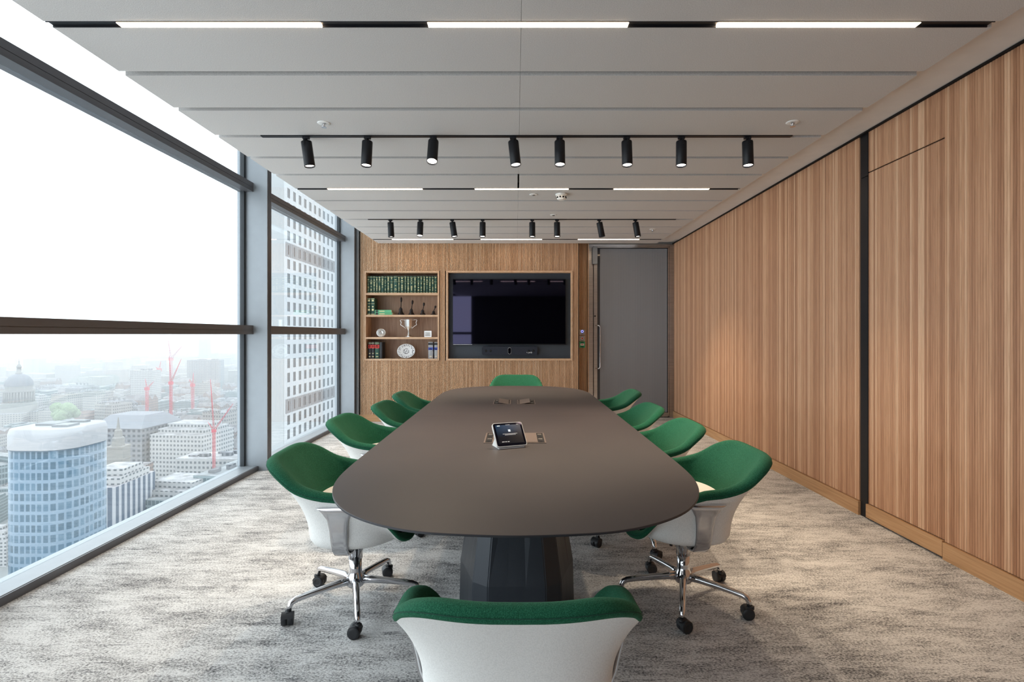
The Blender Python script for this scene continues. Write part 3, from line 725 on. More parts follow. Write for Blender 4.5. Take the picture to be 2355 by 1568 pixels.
nz = t.noise(t.coord((1,1,1), 'Generated'), 1.6, 2)
g = t.math('MULTIPLY', t.math('SUBTRACT', sp.outputs[2], .35), 1.5)
cl = t.mix(t.math('MULTIPLY', g, nz), (.0,.002,.01), (.0,.12,.30)); t.base((.0,.0,.0)); t.l(cl, t.b.inputs['Emission Color']); t.b.inputs['Emission Strength'].default_value = .32; M['tabscreen'] = t.m
def rr2(w_, z0, z1, y): return [Mt @ Vector(p) for p in ((-w_,y,z0),(w_,y,z0),(w_,y,z1),(-w_,y,z1))]
MB().loft([rr2(w2-.014, .016, hh-.014, -.0018), rr2(w2-.014, .016, hh-.014, -.001)], True, True, True, sm=False).build('touch_screen', M['tabscreen'], e)
ic = emit('screen_icon', (.55,.75,.85), .35); m = MB()
def mk(x, z, a, b): m.loft([[Mt @ Vector(p) for p in ((x-a,-.0022,z-b),(x+a,-.0022,z-b),(x+a,-.0022,z+b),(x-a,-.0022,z+b))], [Mt @ Vector(p) for p in ((x-a,-.0019,z-b),(x+a,-.0019,z-b),(x+a,-.0019,z+b),(x-a,-.0019,z+b))]], True, True, True, sm=False)
mk(.002, .088, .0062, .0062); mk(-.052, .118, .008, .0022)
m.build('screen_icon', ic, e)
m = MB(); 
for x, z, a, b in ((.002,.070,.040,.0011),(.002,.064,.030,.0011),(0,.122,.012,.001),(.055,.122,.006,.001),(-.045,.026,.007,.0018),(-.030,.026,.005,.0018),(-.016,.026,.005,.0018)): mk(x, z, a, b)
m.build('screen_text', emit('screen_dim', (.5,.6,.7), .07), e)
m = MB(); m.loft([[(-.07,-.05,0),(.07,-.05,0),(.07,.055,0),(-.07,.055,0)], [tuple(Mt @ Vector(p)) for p in ((-.07,.012,.008),(.07,.012,.008),(.07,.012,.075),(-.07,.012,.075))]], True, True, True, sm=False)
m.build('wedge_stand', M['white'], e)

# ================================================================== CHAIRS (front faces +X in their own space)
def interp(tab_, x):
    P_ = [tab_[0]]+list(tab_)+[tab_[-1]]
    for i in range(1, len(P_)-2):
        (a, va), (b, vb) = P_[i], P_[i+1]
        if x <= b:
            p0 = P_[i-1][1]; p3 = P_[i+2][1]; h = b-a; t_ = (x-a)/h
            m0 = 0 if P_[i-1][0] == a else (vb-p0)/(b-P_[i-1][0])*h
            m1 = 0 if P_[i+2][0] == b else (p3-va)/(P_[i+2][0]-a)*h
            t2, t3 = t_*t_, t_**3
            return (2*t3-3*t2+1)*va+(t3-2*t2+t_)*m0+(-2*t3+3*t2)*vb+(t3-t2)*m1
    return tab_[-1][1]
RIMH = [(0,.757),(30,.755),(52,.722),(72,.664),(95,.618),(116,.572),(132,.492),(146,.420),(160,.388),(180,.380)]
def sup(phi, back, front, side, n=3.2):
    """plan point at angle phi (0 = back, 180 = front), signed"""
    c_, s_ = math.cos(phi), math.sin(phi)
    ax = back if c_ > 0 else front
    nn = n if c_ > 0 else 2.3
    x = -math.copysign(abs(c_)**(2/nn), c_)*ax; y = math.copysign(abs(s_)**(2/nn), s_)*side
    return x, y
NS = 96
def shell_ring(f):
    return [f(2*PI*i/NS) for i in range(NS)]
def phi_deg(p): d = math.degrees(p) % 360; return d if d <= 180 else 360-d
def rimpt(phi, off, dz_):
    d = phi_deg(phi); h = interp(RIMH, d)
    x, y = sup(phi, .370-off, .292-off, .330-off)
    return (x, y, h+dz_)
def basept(phi, s_=1): return sup(phi, .195*s_, .262*s_, .272*s_, 2.5)
def make_chair():
    root = empty('conference_chair', (0,0,0))
    sh = empty('seat_group', (0,0,0)); bpy.data.objects.remove(sh)
    # white outer shell
    m = MB(); rings = []
    def outer(tt):
        def f(phi):
            rx, ry, rz = rimpt(phi, -.001, -.031)
            bx_, by_ = basept(phi); zb = .405
            wgt = (1-tt); q_ = wgt**1.75
            zb2 = min(zb, rz-.02)
            return (bx_+(rx-bx_)*q_, by_+(ry-by_)*q_, zb2+(rz-zb2)*wgt)
        return f
    for i in range(13): rings.append(shell_ring(outer(i/12)))
    for s_, z in ((.985,.385),(.93,.365),(.80,.348),(.5,.338),(.05,.335)):
        rings.append([(*basept(2*PI*i/NS, s_), min(z, .40)) for i in range(NS)])
    m.loft(rings, True, False, True); m.build('outer_shell', M['knit'], root)
    # green upholstery
    m = MB(); rings = []
    for off, dz_ in ((.009,-.040),(.0,-.036),(-.004,-.027),(-.001,-.013),(.010,-.002),(.026,.0),(.042,-.006),(.052,-.022)):
        rings.append(shell_ring(lambda p, o_=off, d_=dz_: rimpt(p, o_, d_)))
    for i in range(1, 9):
        tt = i/8
        def f(p):
            rx, ry, rz = rimpt(p, .052, -.022); bx_, by_ = basept(p, 1.03); bx_ *= 1.0; zs = .425+.105*min(1, max(0, (.22-bx_)/.14))
            q_ = (1-tt)**1.35
            return (bx_+(rx-bx_)*q_, by_+(ry-by_)*q_, min(zs, rz-.004)+(rz-min(zs, rz-.004))*(1-tt)**.9)
        rings.append(shell_ring(f))
    rings.append([(*basept(2*PI*i/NS, .5), .44) for i in range(NS)])
    m.loft(rings, True, False, True); m.build('upholstery', M['green'], root)
    # seam round the rim
    m = MB(); m.loft([[Vector(rimpt(2*PI*i/NS, -.0055, -.022+a_)) for i in range(NS)] for a_ in (0,.0022)], True, sm=True); m.build('rim_seam', M['green_d'], root)
    # cushion
    m = MB(); rings = []
    for s_, z in ((.93,.490),(1.01,.506),(1.01,.522),(.94,.533),(.65,.541),(.3,.544),(.03,.544)):
        ring = []
        for i in range(NS):
            x, y = basept(2*PI*i/NS, s_); x *= .97; u_ = min(1, max(0, (x+.02)/.27)); ring.append((x, y, z-.115*u_*u_))
        rings.append(ring)
    m.loft(rings, True, True, True); m.build('seat_cushion', M['cushion'], root)
    # polished side brackets
    for s_ in (-1, 1):
        path = [(0,.045,.318,.070,.018),(0,.10,.316,.070,.018),(0,.17,.318,.070,.018),(0,.225,.332,.070,.018),(0,.262,.362,.072,.018),(0,.280,.41,.074,.017),(0,.290,.46,.078,.016),(.0,.301,.512,.092,.015),(.0,.312,.545,.128,.013),(0,.325,.572,.172,.012)]
        rings = []
        for i, (x, y, z, wd, th) in enumerate(path):
            a = path[max(i-1,0)]; b = path[min(i+1,len(path)-1)]
            d = Vector((0, b[1]-a[1], b[2]-a[2])).normalized(); nrm = Vector((0, d.z, -d.y))
            hw_ = wd/2; ring = []
            for k in range(16):
                an = 2*PI*k/16; ca, sa = math.cos(an), math.sin(an)
                lx = math.copysign(abs(ca)**.7, ca)*hw_; ln_ = math.copysign(abs(sa)**.7, sa)*th/2
                # the wide end is dished between its raised edges
                dish = -.002*(1-abs(lx/hw_))
                p = Vector((lx-.005, y, z))+nrm*(ln_+dish)
                ring.append((p.x, s_*p.y, p.z))
            rings.append(ring)
        MB().loft(rings, True, True, True).build('arm_bracket', M['chrome'], root)
    MB().box(-.075,.085,-.055,.055,.305,.336).build('tilt_mechanism', M['black_m'], root, bevel=.008)
    MB().lathe([(.037,.325),(.037,.262),(.034,.256),(.034,.225)], n=24).build('post_sleeve', M['chrome'], root)
    MB().tube([(.03,-.055,.312),(.03,-.095,.306),(.03,-.105,.29),(.03,-.106,.26)], .0045, 8).tube([(.03,-.106,.268),(.03,-.107,.24),(.03,-.107,.225)], [.007,.011,.008], 10).build('height_lever', M['black_m'], root)
    MB().lathe([(.027,.10),(.027,.30)], n=24).build('gas_lift', M['chrome'], root)
    MB().lathe([(.02,.088),(.040,.092),(.044,.11),(.040,.135),(.033,.15),(.030,.17),(.0295,.232)], n=30).build('base_hub', M['chrome'], root)
    for k in range(5):
        a = 2*PI*k/5
        leg = MB()
        pts = [(.02,0,.118),(.08,0,.118),(.16,0,.112),(.24,0,.104),(.280,0,.099),(.300,0,.090),(.308,0,.074),(.310,0,.056)]
        leg.tube(pts, [.021,.018,.0155,.0140,.0135,.0135,.0125,.0115], 14)
        lo = leg.build('leg', M['chrome'], root); lo.rotation_euler = (0,0,a)
        cst = MB(); rot = Matrix.Translation((.314,0,0)) @ Matrix.Rotation([.5,2.2,3.6,1.2,4.4][k], 4, 'Z')
        for sd in (-1, 1):
            Mw = rot @ Matrix.Translation((.012, sd*.014, .028)) @ Matrix.Rotation(PI/2, 4, 'X')
            cst.lathe([(.014,-.0115),(.026,-.0115),(.028,-.008),(.028,.008),(.026,.0115),(.014,.0115),(.012,.009)], n=22, M=Mw)
        cst.box(-.012,.020,-.006,.006,.030,.058, rot); cst.lathe([(.014,.046),(.014,.058),(.010,.060)], n=14, M=rot @ Matrix.Translation((-.004,0,0)))
        # hood over the wheels
        hood = []
        for i in range(7):
            an = math.radians(20+i*25); hood.append([tuple(rot @ Vector((.012+.0295*math.cos(an), y_, .028+.0295*math.sin(an)))) for y_ in (-.026, .026)])
        cst.loft(hood, False)
        cst.build('caster', M['caster'], lo, fixn=True)
    return root
CH = make_chair()
cl = [('left1',-.787,2.65, 3, 0, 0, 'green tub conference chair, nearest on the window side of the table'),
      ('left2',-.885,3.70, 0, 40, 0, 'green tub conference chair, second from the camera on the window side'),
      ('left3',-.79,4.45, -2, 15, 0, 'green tub conference chair, third from the camera on the window side'),
      ('left4',-.80,5.22, 0, 60, 0, 'green tub conference chair, farthest on the window side of the table'),
      ('right1',.836,2.69, 180, 0, 0, 'green tub conference chair, nearest on the oak wall side of the table'),
      ('right2',.805,3.47, 180, 20, 0, 'green tub conference chair, second from the camera on the oak wall side'),
      ('right3',.78,4.30, 182, 50, 0, 'green tub conference chair, third from the camera on the oak wall side'),
      ('right4',.87,5.42, 178, 10, 0, 'green tub conference chair, farthest on the oak wall side, in front of the door'),
      ('head',.0,6.52, -92, 30, .052, 'green tub conference chair at the far end of the table under the television'),
      ('near',.005,1.575, 90, 18, -.050, 'green tub conference chair seen from behind at the near end of the table')]
UPPER = ('outer_shell','upholstery','rim_seam','seat_cushion','arm_bracket','tilt_mechanism','post_sleeve','height_lever')
proto_kids = [c for c in CH.children]
for i, (nm, x, y, rz, brot, dzz, lab) in enumerate(cl):
    c = CH if i == 0 else copy_tree(CH)
    c.location = (x, y, 0); c.rotation_euler = (0, 0, math.radians(rz))
    tag(c, lab, 'chair', 'green conference chairs round the table')
    for ch in c.children:
        bn = ch.name.split('.')[0]
        if bn in UPPER: ch.location.z = dzz
        if bn == 'leg' and i:
            ch.rotation_euler.z = ch.rotation_euler.z+math.radians(brot-5*0)
    if i == 0:
        for ch in c.children:
            if ch.name.startswith('leg'): ch['a0'] = ch.rotation_euler.z
# nearest left base: a leg points to +X in the world
for ch in CH.children:
    if ch.name.startswith('leg'): ch.rotation_euler.z -= math.radians(3)

# ================================================================== OUTSIDE
G = -140.0
def city_mat(name, wall, win, px=3.6, pz=3.7, wx=(.28,.82), wz=(.3,.78), roof=(.33,.33,.34), var=.25, stripe=False):
    wall, win, roof = [tuple(q*.62 for q in z) for z in (wall, win, roof)]
    t = NT(name).set(.8, 0, .2); c = t.n('ShaderNodeTexCoord'); sp = t.n('ShaderNodeSeparateXYZ'); t.l(c.outputs['Object'], sp.inputs[0])
    gm = t.n('ShaderNodeNewGeometry'); sn = t.n('ShaderNodeSeparateXYZ'); t.l(gm.outputs['Normal'], sn.inputs[0])
    u = t.math('FRACT', t.math('DIVIDE', t.math('ADD', sp.outputs[0], sp.outputs[1]), px)); v_ = t.math('FRACT', t.math('DIVIDE', sp.outputs[2], pz))
    a = t.math('MULTIPLY', t.math('GREATER_THAN', u, wx[0]), t.math('LESS_THAN', u, wx[1]))
    b = t.math('MULTIPLY', t.math('GREATER_THAN', v_, wz[0]), t.math('LESS_THAN', v_, wz[1]))
    if stripe: b = 1.0
    isroof = t.math('GREATER_THAN', sn.outputs[2], .5)
    win_f = t.math('MULTIPLY', t.math('MULTIPLY', a, b), t.math('SUBTRACT', 1.0, isroof))
    oi = t.n('ShaderNodeObjectInfo'); nz = t.noise(t.coord((.02,.02,.0)), 1, 1)
    wc = t.mix(t.math('MULTIPLY', oi.outputs['Random'], var*2), wall, tuple(x*.55 for x in wall))
    wc = t.mix(nz, wc, tuple(min(1, x*1.15) for x in wall))
    rf = t.ramp(t.noise(t.coord((.12,.12,.12)), 1, 4, .7), [(.35, tuple(x*.55 for x in roof)), (.62, tuple(min(1,x*1.3) for x in roof))])
    t.base(t.mix(isroof, t.mix(win_f, wc, win), rf)); return t.m
CM = [city_mat('stone_block', (.42,.40,.38), (.10,.11,.13)), city_mat('white_block', (.55,.55,.55), (.13,.15,.17), 3.0, 3.4, roof=(.42,.42,.43)),
      city_mat('grey_block', (.28,.29,.31), (.08,.09,.11), 4.2, 3.9, roof=(.24,.25,.27)), city_mat('brick_block', (.34,.24,.21), (.10,.10,.11), 3.2, 3.3, roof=(.28,.27,.28)),
      city_mat('glass_block', (.34,.42,.44), (.12,.18,.20), 2.4, 3.8, (.12,.9), (.15,.85), roof=(.34,.36,.37))]
CM_striped = city_mat('striped_block', (.56,.57,.60), (.10,.14,.20), 4.4, 8, (.45,.98), roof=(.45,.44,.46), stripe=True)
def building_mesh(kind, rnd):
    m = MB(); a = rnd.uniform(13, 24); b = rnd.uniform(12, 24); h = rnd.uniform(20, 38)
    m.box(-a, a, -b, b, 0, h)
    if kind == 0:      # parapet, plant rooms
        for x0, x1, y0, y1 in ((-a,a,-b,-b+.6),(-a,a,b-.6,b),(-a,-a+.6,-b,b),(a-.6,a,-b,b)): m.box(x0,x1,y0,y1,h,h+1.2)
        for _ in range(5):
            x, y = rnd.uniform(-a*.7,a*.7), rnd.uniform(-b*.7,b*.7); s_ = rnd.uniform(1.5,4.5); m.box(x-s_,x+s_,y-s_*.7,y+s_*.7,h,h+rnd.uniform(1.5,4))
    elif kind == 1:    # stepped
        m.box(-a*.85,a*.85,-b*.85,b*.85,h,h+3.6); m.box(-a*.68,a*.68,-b*.68,b*.68,h+3.6,h+7.2); m.box(-a*.3,a*.3,-b*.3,b*.2,h+7.2,h+10)
    elif kind == 2:    # hipped mansard
        m.loft([[(-a,-b,h),(a,-b,h),(a,b,h),(-a,b,h)], [(-a*.75,-b*.7,h+5),(a*.75,-b*.7,h+5),(a*.75,b*.7,h+5),(-a*.75,b*.7,h+5)]], True, False, True, False)
        for i in range(4): m.box(-a*.8+i*a*.5,-a*.8+i*a*.5+1.5,-1,1,h+4,h+9)
    elif kind == 3:    # twin pitched roofs
        for o_ in (-.5, .5):
            m.loft([[(-a,b*o_-b*.45,h),(a,b*o_-b*.45,h),(a,b*o_+b*.45,h),(-a,b*o_+b*.45,h)], [(-a,b*o_-.1,h+6),(a,b*o_-.1,h+6),(a,b*o_+.1,h+6),(-a,b*o_+.1,h+6)]], True, False, True, False)
    else:              # courtyard with wings
        m.box(-a,-a*.4,-b,b,h,h+4); m.box(a*.4,a,-b,b,h,h+4); m.box(-a*.4,a*.4,b*.4,b,h,h+4)
        for i in range(6): m.box(-a*.95+i*2.4,-a*.95+i*2.4+1.4,-b*.6,b*.6,h+4,h+5.2)
    return m
rc = random.Random(11); protos = []
for i in range(15):
    mm = building_mesh(i % 5, rc); o = mm.build('city_building', CM[i % 5]); protos.append(o)
used = set()
def at(px, py, Y): return ((px-VX)*Y/F, Y, H-(py-VY)*Y/F)
# landmark footprints in which generic blocks are left out: (x, y, radius)
LM = [(-737,800,70), (-590,650,40), (-181,214,60), (at(143,940,700)[0],700,24), (at(143,940,640)[0],640,30), (at(270,980,430)[0],430,60), (at(272,1000,360)[0],360,26), (at(222,1100,285)[0],285,38), (at(395,990,440)[0],430,62), (at(400,1130,300)[0],300,60), (at(490,1040,360)[0],365,45)]
kinds = ['pale stone', 'white', 'grey', 'reddish brick', 'greenish glass']
cnt = 0
Y = 262
while Y < 1250:
    st = 36+Y*.012; X = -1.0*Y-30
    while X < -.44*Y:
        xx = X+rc.uniform(-9, 9); yy = Y+rc.uniform(-10, 10)
        ok = all((xx-a)**2+(yy-b)**2 > (r_+16)**2 for a, b, r_ in LM) and not (Y < 300 and xx < -240)
        if ok and cnt < 280:
            p = rc.randrange(15)
            if p in used: o = protos[p].copy(); COL.objects.link(o)
            else: o = protos[p]; used.add(p)
            s_ = rc.uniform(.6, 1.0); o.location = (xx, yy, G); o.rotation_euler = (0,0,rc.choice((0,PI/2))+rc.uniform(-.35,.35)); o.scale = (s_, s_, rc.uniform(.6,1.25))
            kd_ = kinds[p % 5]; tag(o, 'low %s block in the dense hazy city below the window' % kd_, 'building', 'low %s blocks of the hazy city' % kd_); cnt += 1
        X += st
    Y += st*.92
for i, o in enumerate(protos):
    if i not in used: bpy.data.objects.remove(o)
m = MB(); Y = 1320
while Y < 5600:
    st = 58+Y*.010; X = -1.02*Y
    while X < -.42*Y:
        xx = X+rc.uniform(-14, 14); yy = Y+rc.uniform(-14, 14); a, b, h = rc.uniform(14,28), rc.uniform(12,26), rc.choice((12,18,22,28,34,50))*rc.uniform(.8,1.2)
        if all((xx-lx)**2+(yy-ly)**2 > 85**2 for lx, ly in ((-1510, 2620), (-1010, 1315))): m.box(-a, a, -b, b, 0, h, Matrix.Translation((xx, yy, G)) @ Matrix.Rotation(rc.uniform(-.5,.5), 4, 'Z'))
        X += st
    Y += st
o = m.build('distant_city', CM[0], fixn=False); tag(o, 'endless low buildings of the city fading into haze', 'city', kind='stuff')
o = MB().box(-9000, 400, 60, 9000, G-5, G).build('city_ground', plain('street_level', (.20,.21,.21), .9, scale=.02, var=.3)); tag(o, 'grey streets between the city blocks', 'ground', kind='stuff')

# cathedral dome
e = empty('domed_cathedral', (-737, 800, G), math.radians(25), 'domed cathedral with columned drum and lantern, left edge of the view', 'cathedral')
st_ = plain('portland_stone', (.20,.195,.185), .8); ld = plain('lead_roof', (.12,.13,.15), .6)
MB().box(-60,40,-18,18,0,32).box(-18,18,-40,40,0,32).build('nave', CM[0], e)
m = MB().lathe([(24,32),(24,46),(22,46),(22,48)], n=40, sm=False); m.build('drum_base', st_, e)
m = MB().lathe([(16.5,46),(16.5,66),(21,66),(21,69),(18,69),(18,76)], n=40, sm=False)
for i in range(32):
    a = 2*PI*i/32; m.lathe([(.9,48),(.9,66)], c=(20*math.cos(a), 20*math.sin(a), 0), n=8)
m.build('colonnade', st_, e)
rings = []
for i in range(12):
    a = PI/2*i/12; z = 76+21*math.sin(a); r_ = 18*math.cos(a)+1
    rings.append([((r_*(1+.018*((q % 2)*2-1)))*math.cos(2*PI*q/64), (r_*(1+.018*((q % 2)*2-1)))*math.sin(2*PI*q/64), z) for q in range(64)])
MB().loft(rings, True, False, True).build('dome', ld, e)
MB().lathe([(4.5,96),(4.5,99),(3,99),(3,107),(3.6,107),(3.2,110),(1.4,113),(.5,115),(1.1,117),(.3,119),(.15,123)], n=16).build('lantern', st_, e)
for s_ in (-1, 1): MB().box(-72,-62,s_*17-5,s_*17+5,0,46).lathe([(4.5,46),(4,56),(2.5,60),(.3,68)], c=(-67,s_*17,0), n=12).build('west_tower', st_, e)

e.scale = (.86, .86, .86)

# rounded blue glass tower
t = NT('blue_curtain_wall').set(.3, 0, .35); c = t.n('ShaderNodeTexCoord'); sp = t.n('ShaderNodeSeparateXYZ'); t.l(c.outputs['Object'], sp.inputs[0])
at2 = t.math('ARCTAN2', sp.outputs[1], sp.outputs[0]); u = t.math('FRACT', t.math('MULTIPLY', at2, 40/(2*PI))); v_ = t.math('FRACT', t.math('DIVIDE', sp.outputs[2], 3.9))
win_f = t.math('MULTIPLY', t.math('GREATER_THAN', u, .3), t.math('GREATER_THAN', v_, .32))
rr_ = t.n('ShaderNodeTexWhiteNoise', noise_dimensions='2D'); cb = t.n('ShaderNodeCombineXYZ'); t.l(t.math('FLOOR', t.math('MULTIPLY', at2, 40/(2*PI))), cb.inputs[0]); t.l(t.math('FLOOR', t.math('DIVIDE', sp.outputs[2], 3.9)), cb.inputs[1]); t.l(cb.outputs[0], rr_.inputs['Vector'])
t.base(t.mix(win_f, (.115,.165,.215), t.mix(rr_.outputs['Value'], (.02,.055,.085), (.05,.10,.145)))); M['bluewall'] = t.m
e = empty('blue_glass_tower', (-181, 214, G), 0, 'tall rounded blue glass tower with a white roof cap, lower left', 'tower')
def roundrect(a, b, r_, n=8):
    out = []
    for cx, cy, a0 in ((a-r_,b-r_,0),(-a+r_,b-r_,PI/2),(-a+r_,-b+r_,PI),(a-r_,-b+r_,1.5*PI)):
        for i in range(n+1): an = a0+PI/2*i/n; out.append((cx+r_*math.cos(an), cy+r_*math.sin(an)))
    return out
rr0 = roundrect(13.2, 13.2, 9); zt = 98
MB().prism(rr0, 0, zt, True).build('glass_shaft', M['bluewall'], e)
rr1 = [(x*1.02, y*1.02) for x, y in rr0]
MB().loft([[(x,y,zt) for x,y in rr1], [(x,y,zt+5.5) for x,y in rr1], [(x*.96,y*.96,zt+7.4) for x,y in rr1], [(x*.86,y*.86,zt+7.6) for x,y in rr1]], True, False, True).build('roof_cap', plain('pale_roof', (.27,.27,.28), .6), e)
m = MB()
for x0,x1,y0,y1 in ((-7,1,-3,4),(2,8,-6,0),(-4,6,5,8)): m.box(x0,x1,y0,y1,zt+7.6,zt+8.4)
m.build('roof_plant', plain('roof_grey', (.2,.21,.22), .7), e)

# white gridded tower beyond the far window
D = 50.0; CP = 3.12; YT0 = 2.344*D
e = empty('white_grid_tower', (-D, YT0, 0), 0, 'white concrete tower with a grid of dark windows beyond the far window', 'tower')
wc = plain('white_cladding', (.34,.35,.36), .6, scale=.3); NC = 18; Z0 = -46*CP; 
rows_ = list(range(-40, 30)); zc0 = 16.8
wm = MB(); wm.box(-5, -.12, -.27*CP, NC*CP, G, zc0+30*CP)
for c_ in range(NC+1): wm.box(-.12, 0, c_*CP-CP*.27, c_*CP+CP*.27, G, zc0+30*CP)
lv = {1, -10, -11+1}
for r_ in rows_: wm.box(-.12, .001, -.27*CP, NC*CP, zc0+r_*CP-CP*.5-.52, zc0+r_*CP-CP*.5+.52)
wm.build('facade', wc, e)
gls = plain('tower_window', (.055,.062,.070), .35, 0, .3, .3, .6)
lou = plain('louvre_band', (.13,.125,.13), .6)
vis = [r_ for r_ in range(-9, 8) if r_ not in lv]
wcnt = 0; rest = MB()
g1 = MB().box(-.119, -.06, -CP*.22, CP*.22, -CP*.33, CP*.33).build('window', gls, e); g1.location = (0, CP*.5, zc0)
wcnt = 1
for r_ in rows_:
    if r_ in lv: continue
    for c_ in range(NC):
        if r_ == 0 and c_ == 0: continue
        if r_ in vis and c_ < 6 and wcnt < 96:
            o = g1.copy(); COL.objects.link(o); o.parent = e; o.location = (0, CP*(c_+.5), zc0+r_*CP); wcnt += 1
        else: rest.box(-.119, -.06, CP*(c_+.5)-CP*.22, CP*(c_+.5)+CP*.22, zc0+r_*CP-CP*.33, zc0+r_*CP+CP*.33)
o = rest.build('window_field', gls, e, fixn=False); o['kind'] = 'stuff'
m = MB()
for r_ in (1, -10):
    for i in range(int(NC*CP/.8)): m.box(-.1, .05, i*.8, i*.8+.45, zc0+r_*CP-CP*.5, zc0+r_*CP+CP*.5)
m.build('louvre_band', lou, e)
MB().box(-5.02, .03, -.27*CP-.4, -.27*CP-.01, G, zc0+30*CP).build('end_wall', plain('end_cladding', (.24,.25,.255), .5, scale=.4), e)

# named blocks
def block(name, px0, px1, pyt, Yf, depth, mat, label, cat='building', rot=0, extra=None):
    x0 = (px0-VX)*Yf/F; x1 = (px1-VX)*Yf/F; zt_ = H-(pyt-VY)*Yf/F-G
    e = empty(name, ((x0+x1)/2, Yf, G), rot, label, cat); a = (x1-x0)/2
    MB().box(-a, a, 0, depth, 0, zt_).build('building_body', mat, e)
    m = MB(); rr = random.Random(int(px0))
    for _ in range(6):
        x, y = rr.uniform(-a*.8, a*.6), rr.uniform(depth*.1, depth*.75); s_ = rr.uniform(.08,.2)*a; m.box(x, x+s_*1.6, y, y+depth*.15, zt_, zt_+rr.uniform(1,3))
    m.build('roof_plant', CM[2], e)
    if extra: extra(e, a, depth, zt_)
    return e
def stepped(e, a, d, z):
    m = MB().box(-a*.9, a*.9, d*.15, d*.9, z, z+3.5).box(-a*.75, a*.75, d*.3, d*.8, z+3.5, z+7); m.build('upper_storeys', CM[1], e)
def mans(e, a, d, z):
    MB().loft([[(-a*1.02,-1,z),(a*1.02,-1,z),(a*1.02,d+1,z),(-a*1.02,d+1,z)], [(-a*.7,d*.25,z+9),(a*.7,d*.25,z+9),(a*.7,d*.75,z+9),(-a*.7,d*.75,z+9)]], True, False, True, False).build('mansard_roof', plain('slate', (.17,.18,.20), .7), e)
block('striped_office', 172, 262, 1122, 275, 34, CM_striped, 'white office block with tall dark vertical window stripes beside the blue tower', rot=.06, extra=stepped)
block('curved_roof_hall', 205, 330, 985, 430, 45, CM[2], 'large grey hall with a dark sloping roof in the middle of the view', rot=-.08, extra=mans)
block('stepped_office', 340, 470, 1000, 430, 40, CM[1], 'long white stepped office block left of the tall red crane', rot=-.10, extra=stepped)
block('glass_office', 285, 430, 1150, 300, 40, CM[4], 'low green-tinted glass office at the bottom of the view', rot=-.12, extra=stepped)
block('glass_office', 440, 545, 1095, 318, 40, CM[4], 'pale green glass office beneath the red crane near the mullion', rot=-.12)
block('stone_palace', 400, 545, 1055, 372, 22, CM[1], 'long white stone building just below the tall red crane', rot=-.05)
block('distant_tower', 457, 474, 781, 2600, 40, CM[4], 'lone hazy tower standing on the horizon', 'tower')
block('hazy_slab', 300, 350, 852, 1000, 25, CM[1], 'white slab block in the middle distance left of the cranes')
block('hazy_slab', 430, 500, 828, 1300, 30, CM[2], 'grey slab block in the far distance under the lone tower')
# church with spire
x, y, _ = at(272, 1030, 360)
e = empty('church_spire', (x, y, G), .2, 'white church tower with a pointed spire in the middle of the view', 'church')
zt = H-(1000-VY)*360/F-G
MB().box(-5,5,-5,5,0,zt-8).box(-5.4,5.4,-5.4,5.4,zt-16,zt-15).box(-5.4,5.4,-5.4,5.4,zt-8,zt-7).build('bell_tower', st_, e)
MB().lathe([(4,zt-8),(3.6,zt-2),(2.6,zt-1),(2.2,zt+3),(1.2,zt+4),(.2,zt+12)], n=8, sm=False).build('spire', st_, e)
MB().box(-7,7,5,34,0,zt-26).build('church_nave', CM[3], e)
# tree
x, y, _ = at(143, 940, 700)
t = NT('tree_leaves').set(.9); t.base(t.ramp(t.noise(t.coord(), .6, 4), [(.3,(.08,.12,.06)), (.7,(.20,.26,.15))])); lf = t.m
e = empty('city_tree', (x, y, G), 0, 'green tree crowns beside the cathedral above the blue tower', 'tree')
MB().lathe([(1.5,0),(1,32)], n=10).build('trunk', M['bronze'], e)
m = MB(); rt = random.Random(5)
for _ in range(16):
    cx, cy, cz, r_ = rt.uniform(-13,13), rt.uniform(-8,8), rt.uniform(34,48), rt.uniform(5,8)
    m.lathe([(r_*math.sin(PI*i/8)*rt.uniform(.85,1.1)+.01, -r_*math.cos(PI*i/8)) for i in range(9)], c=(cx,cy,cz), n=10)
m.build('foliage', lf, e)
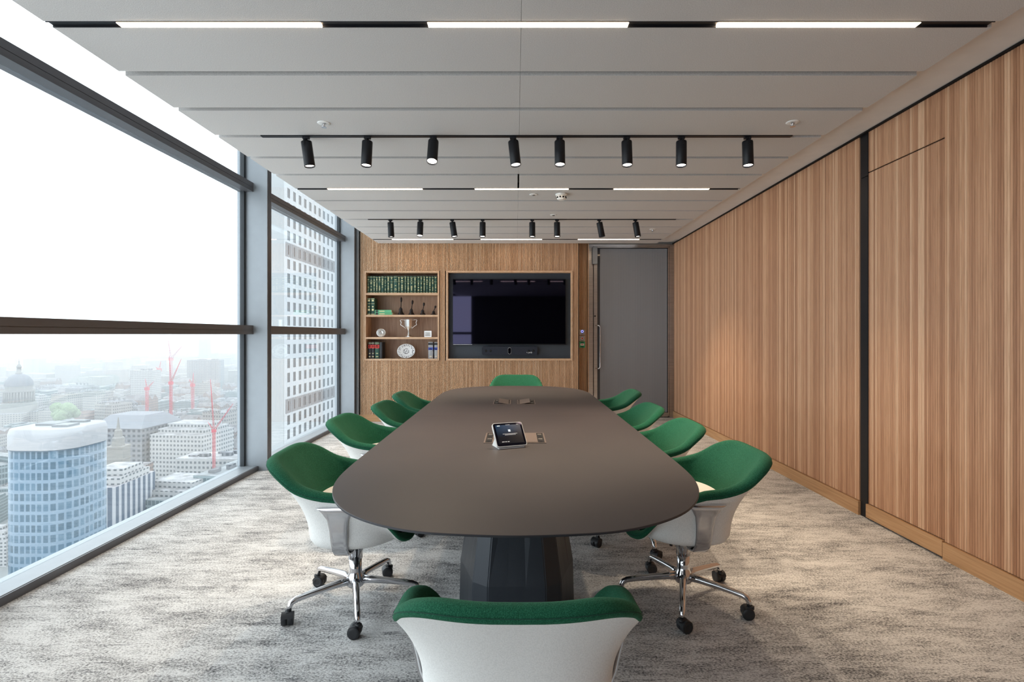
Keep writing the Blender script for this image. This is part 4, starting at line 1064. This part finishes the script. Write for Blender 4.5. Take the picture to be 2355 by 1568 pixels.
# red cranes
crm = plain('crane_red', (.42,.045,.07), .6); 
def crane(px, pyb, pyt, Yc, jibs, label):
    x, y, zb = at(px, pyb, Yc); zt_ = at(px, pyt, Yc)[2]; k_ = Yc/F; th = .0016*Yc
    e = empty('tower_crane', (x, y, zb), 0, label, 'crane', 'red tower cranes'); hh_ = zt_-zb
    m = MB()
    for sx_, sy_ in ((-1,-1),(1,-1),(1,1),(-1,1)): m.box(sx_*th-th*.2, sx_*th+th*.2, sy_*th-th*.2, sy_*th+th*.2, G-zb+20, hh_)
    n_ = max(3, int((hh_+25)/(3*th)))
    for i in range(n_):
        z = -25+(hh_+25)*i/n_; z2 = -25+(hh_+25)*(i+1)/n_
        m.tube([(-th,-th,z),(th,-th,z2)], th*.16, 4).tube([(th,th,z),(-th,th,z2)], th*.16, 4).tube([(-th,th,z),(-th,-th,z2)], th*.16, 4)
    m.build('mast', crm, e)
    MB().box(-th*2, th*2, -th*1.6, th*1.6, hh_-th*2, hh_+th*1.5).build('cab', crm, e)
    for jx, jy in jibs:
        ex, ez = jx*k_, -(jy-pyt)*k_+hh_ if False else hh_-(jy)*k_
        m = MB(); a = Vector((0,0,hh_)); b = Vector((jx*k_, 0, hh_+jy*k_)); d = (b-a); nn = max(4, int(d.length/(2.6*th))); up = Vector((-d.z,0,d.x)).normalized()*th*.9
        m.tube([a+up, b], th*.22, 4).tube([a-up, b], th*.22, 4)
        for i in range(nn):
            p = a+d*i/nn; q_ = a+d*(i+1)/nn; w1 = 1-i/nn; w2_ = 1-(i+1)/nn
            m.tube([p+up*w1, q_-up*w2_], th*.14, 4).tube([p-up*w1, q_+up*w2_], th*.14, 4)
        m.build('jib', crm, e)
    return e
crane(492, 1035, 990, 360, [(-8,118),(44,62),(-14,20)], 'tall red crane with two raised jibs, nearest of the cranes')
crane(393, 925, 880, 620, [(-4,62),(24,55)], 'red crane with a steep jib in the middle distance')
crane(338, 914, 893, 760, [(-4,22),(16,16)], 'small red crane left of the middle-distance crane')
crane(443, 910, 885, 800, [(2,28),(-8,12)], 'small red crane right of the middle-distance crane')
crane(366, 868, 850, 1100, [(4,20),(-8,6)], 'tiny far red crane in the haze')
crane(393, 855, 825, 1300, [(-6,44),(26,30)], 'far red crane with crossed jibs high in the haze')

# haze over the city
hz = bpy.data.materials.new('haze'); hz.use_nodes = True; nt = hz.node_tree; nt.nodes.clear()
oo = nt.nodes.new('ShaderNodeOutputMaterial'); vs = nt.nodes.new('ShaderNodeVolumeScatter'); vs.inputs['Color'].default_value = (.98,.985,1,1); vs.inputs['Density'].default_value = .00046; vs.inputs['Anisotropy'].default_value = .2
nt.links.new(vs.outputs[0], oo.inputs['Volume'])
o = MB().box(-8000, -75, 160, 7000, G+2, 20).build('haze', hz); tag(o, 'pale haze hanging over the distant city', 'haze', kind='stuff')

# daylight portals in the window openings
for i in range(5):
    if i < 4: y0, y1, z0, z1 = MY[i]+FIN, MY[i+1], .05, ZS
    else: continue
    L = bpy.data.lights.new('window_portal', 'AREA'); L.shape = 'RECTANGLE'; L.size = y1-y0; L.size_y = z1-z0; L.cycles.is_portal = True
    o = bpy.data.objects.new('window_portal', L); COL.objects.link(o); o.location = (LX-.08, (y0+y1)/2, (z0+z1)/2)
    o.rotation_euler = (PI/2, 0, -PI/2)
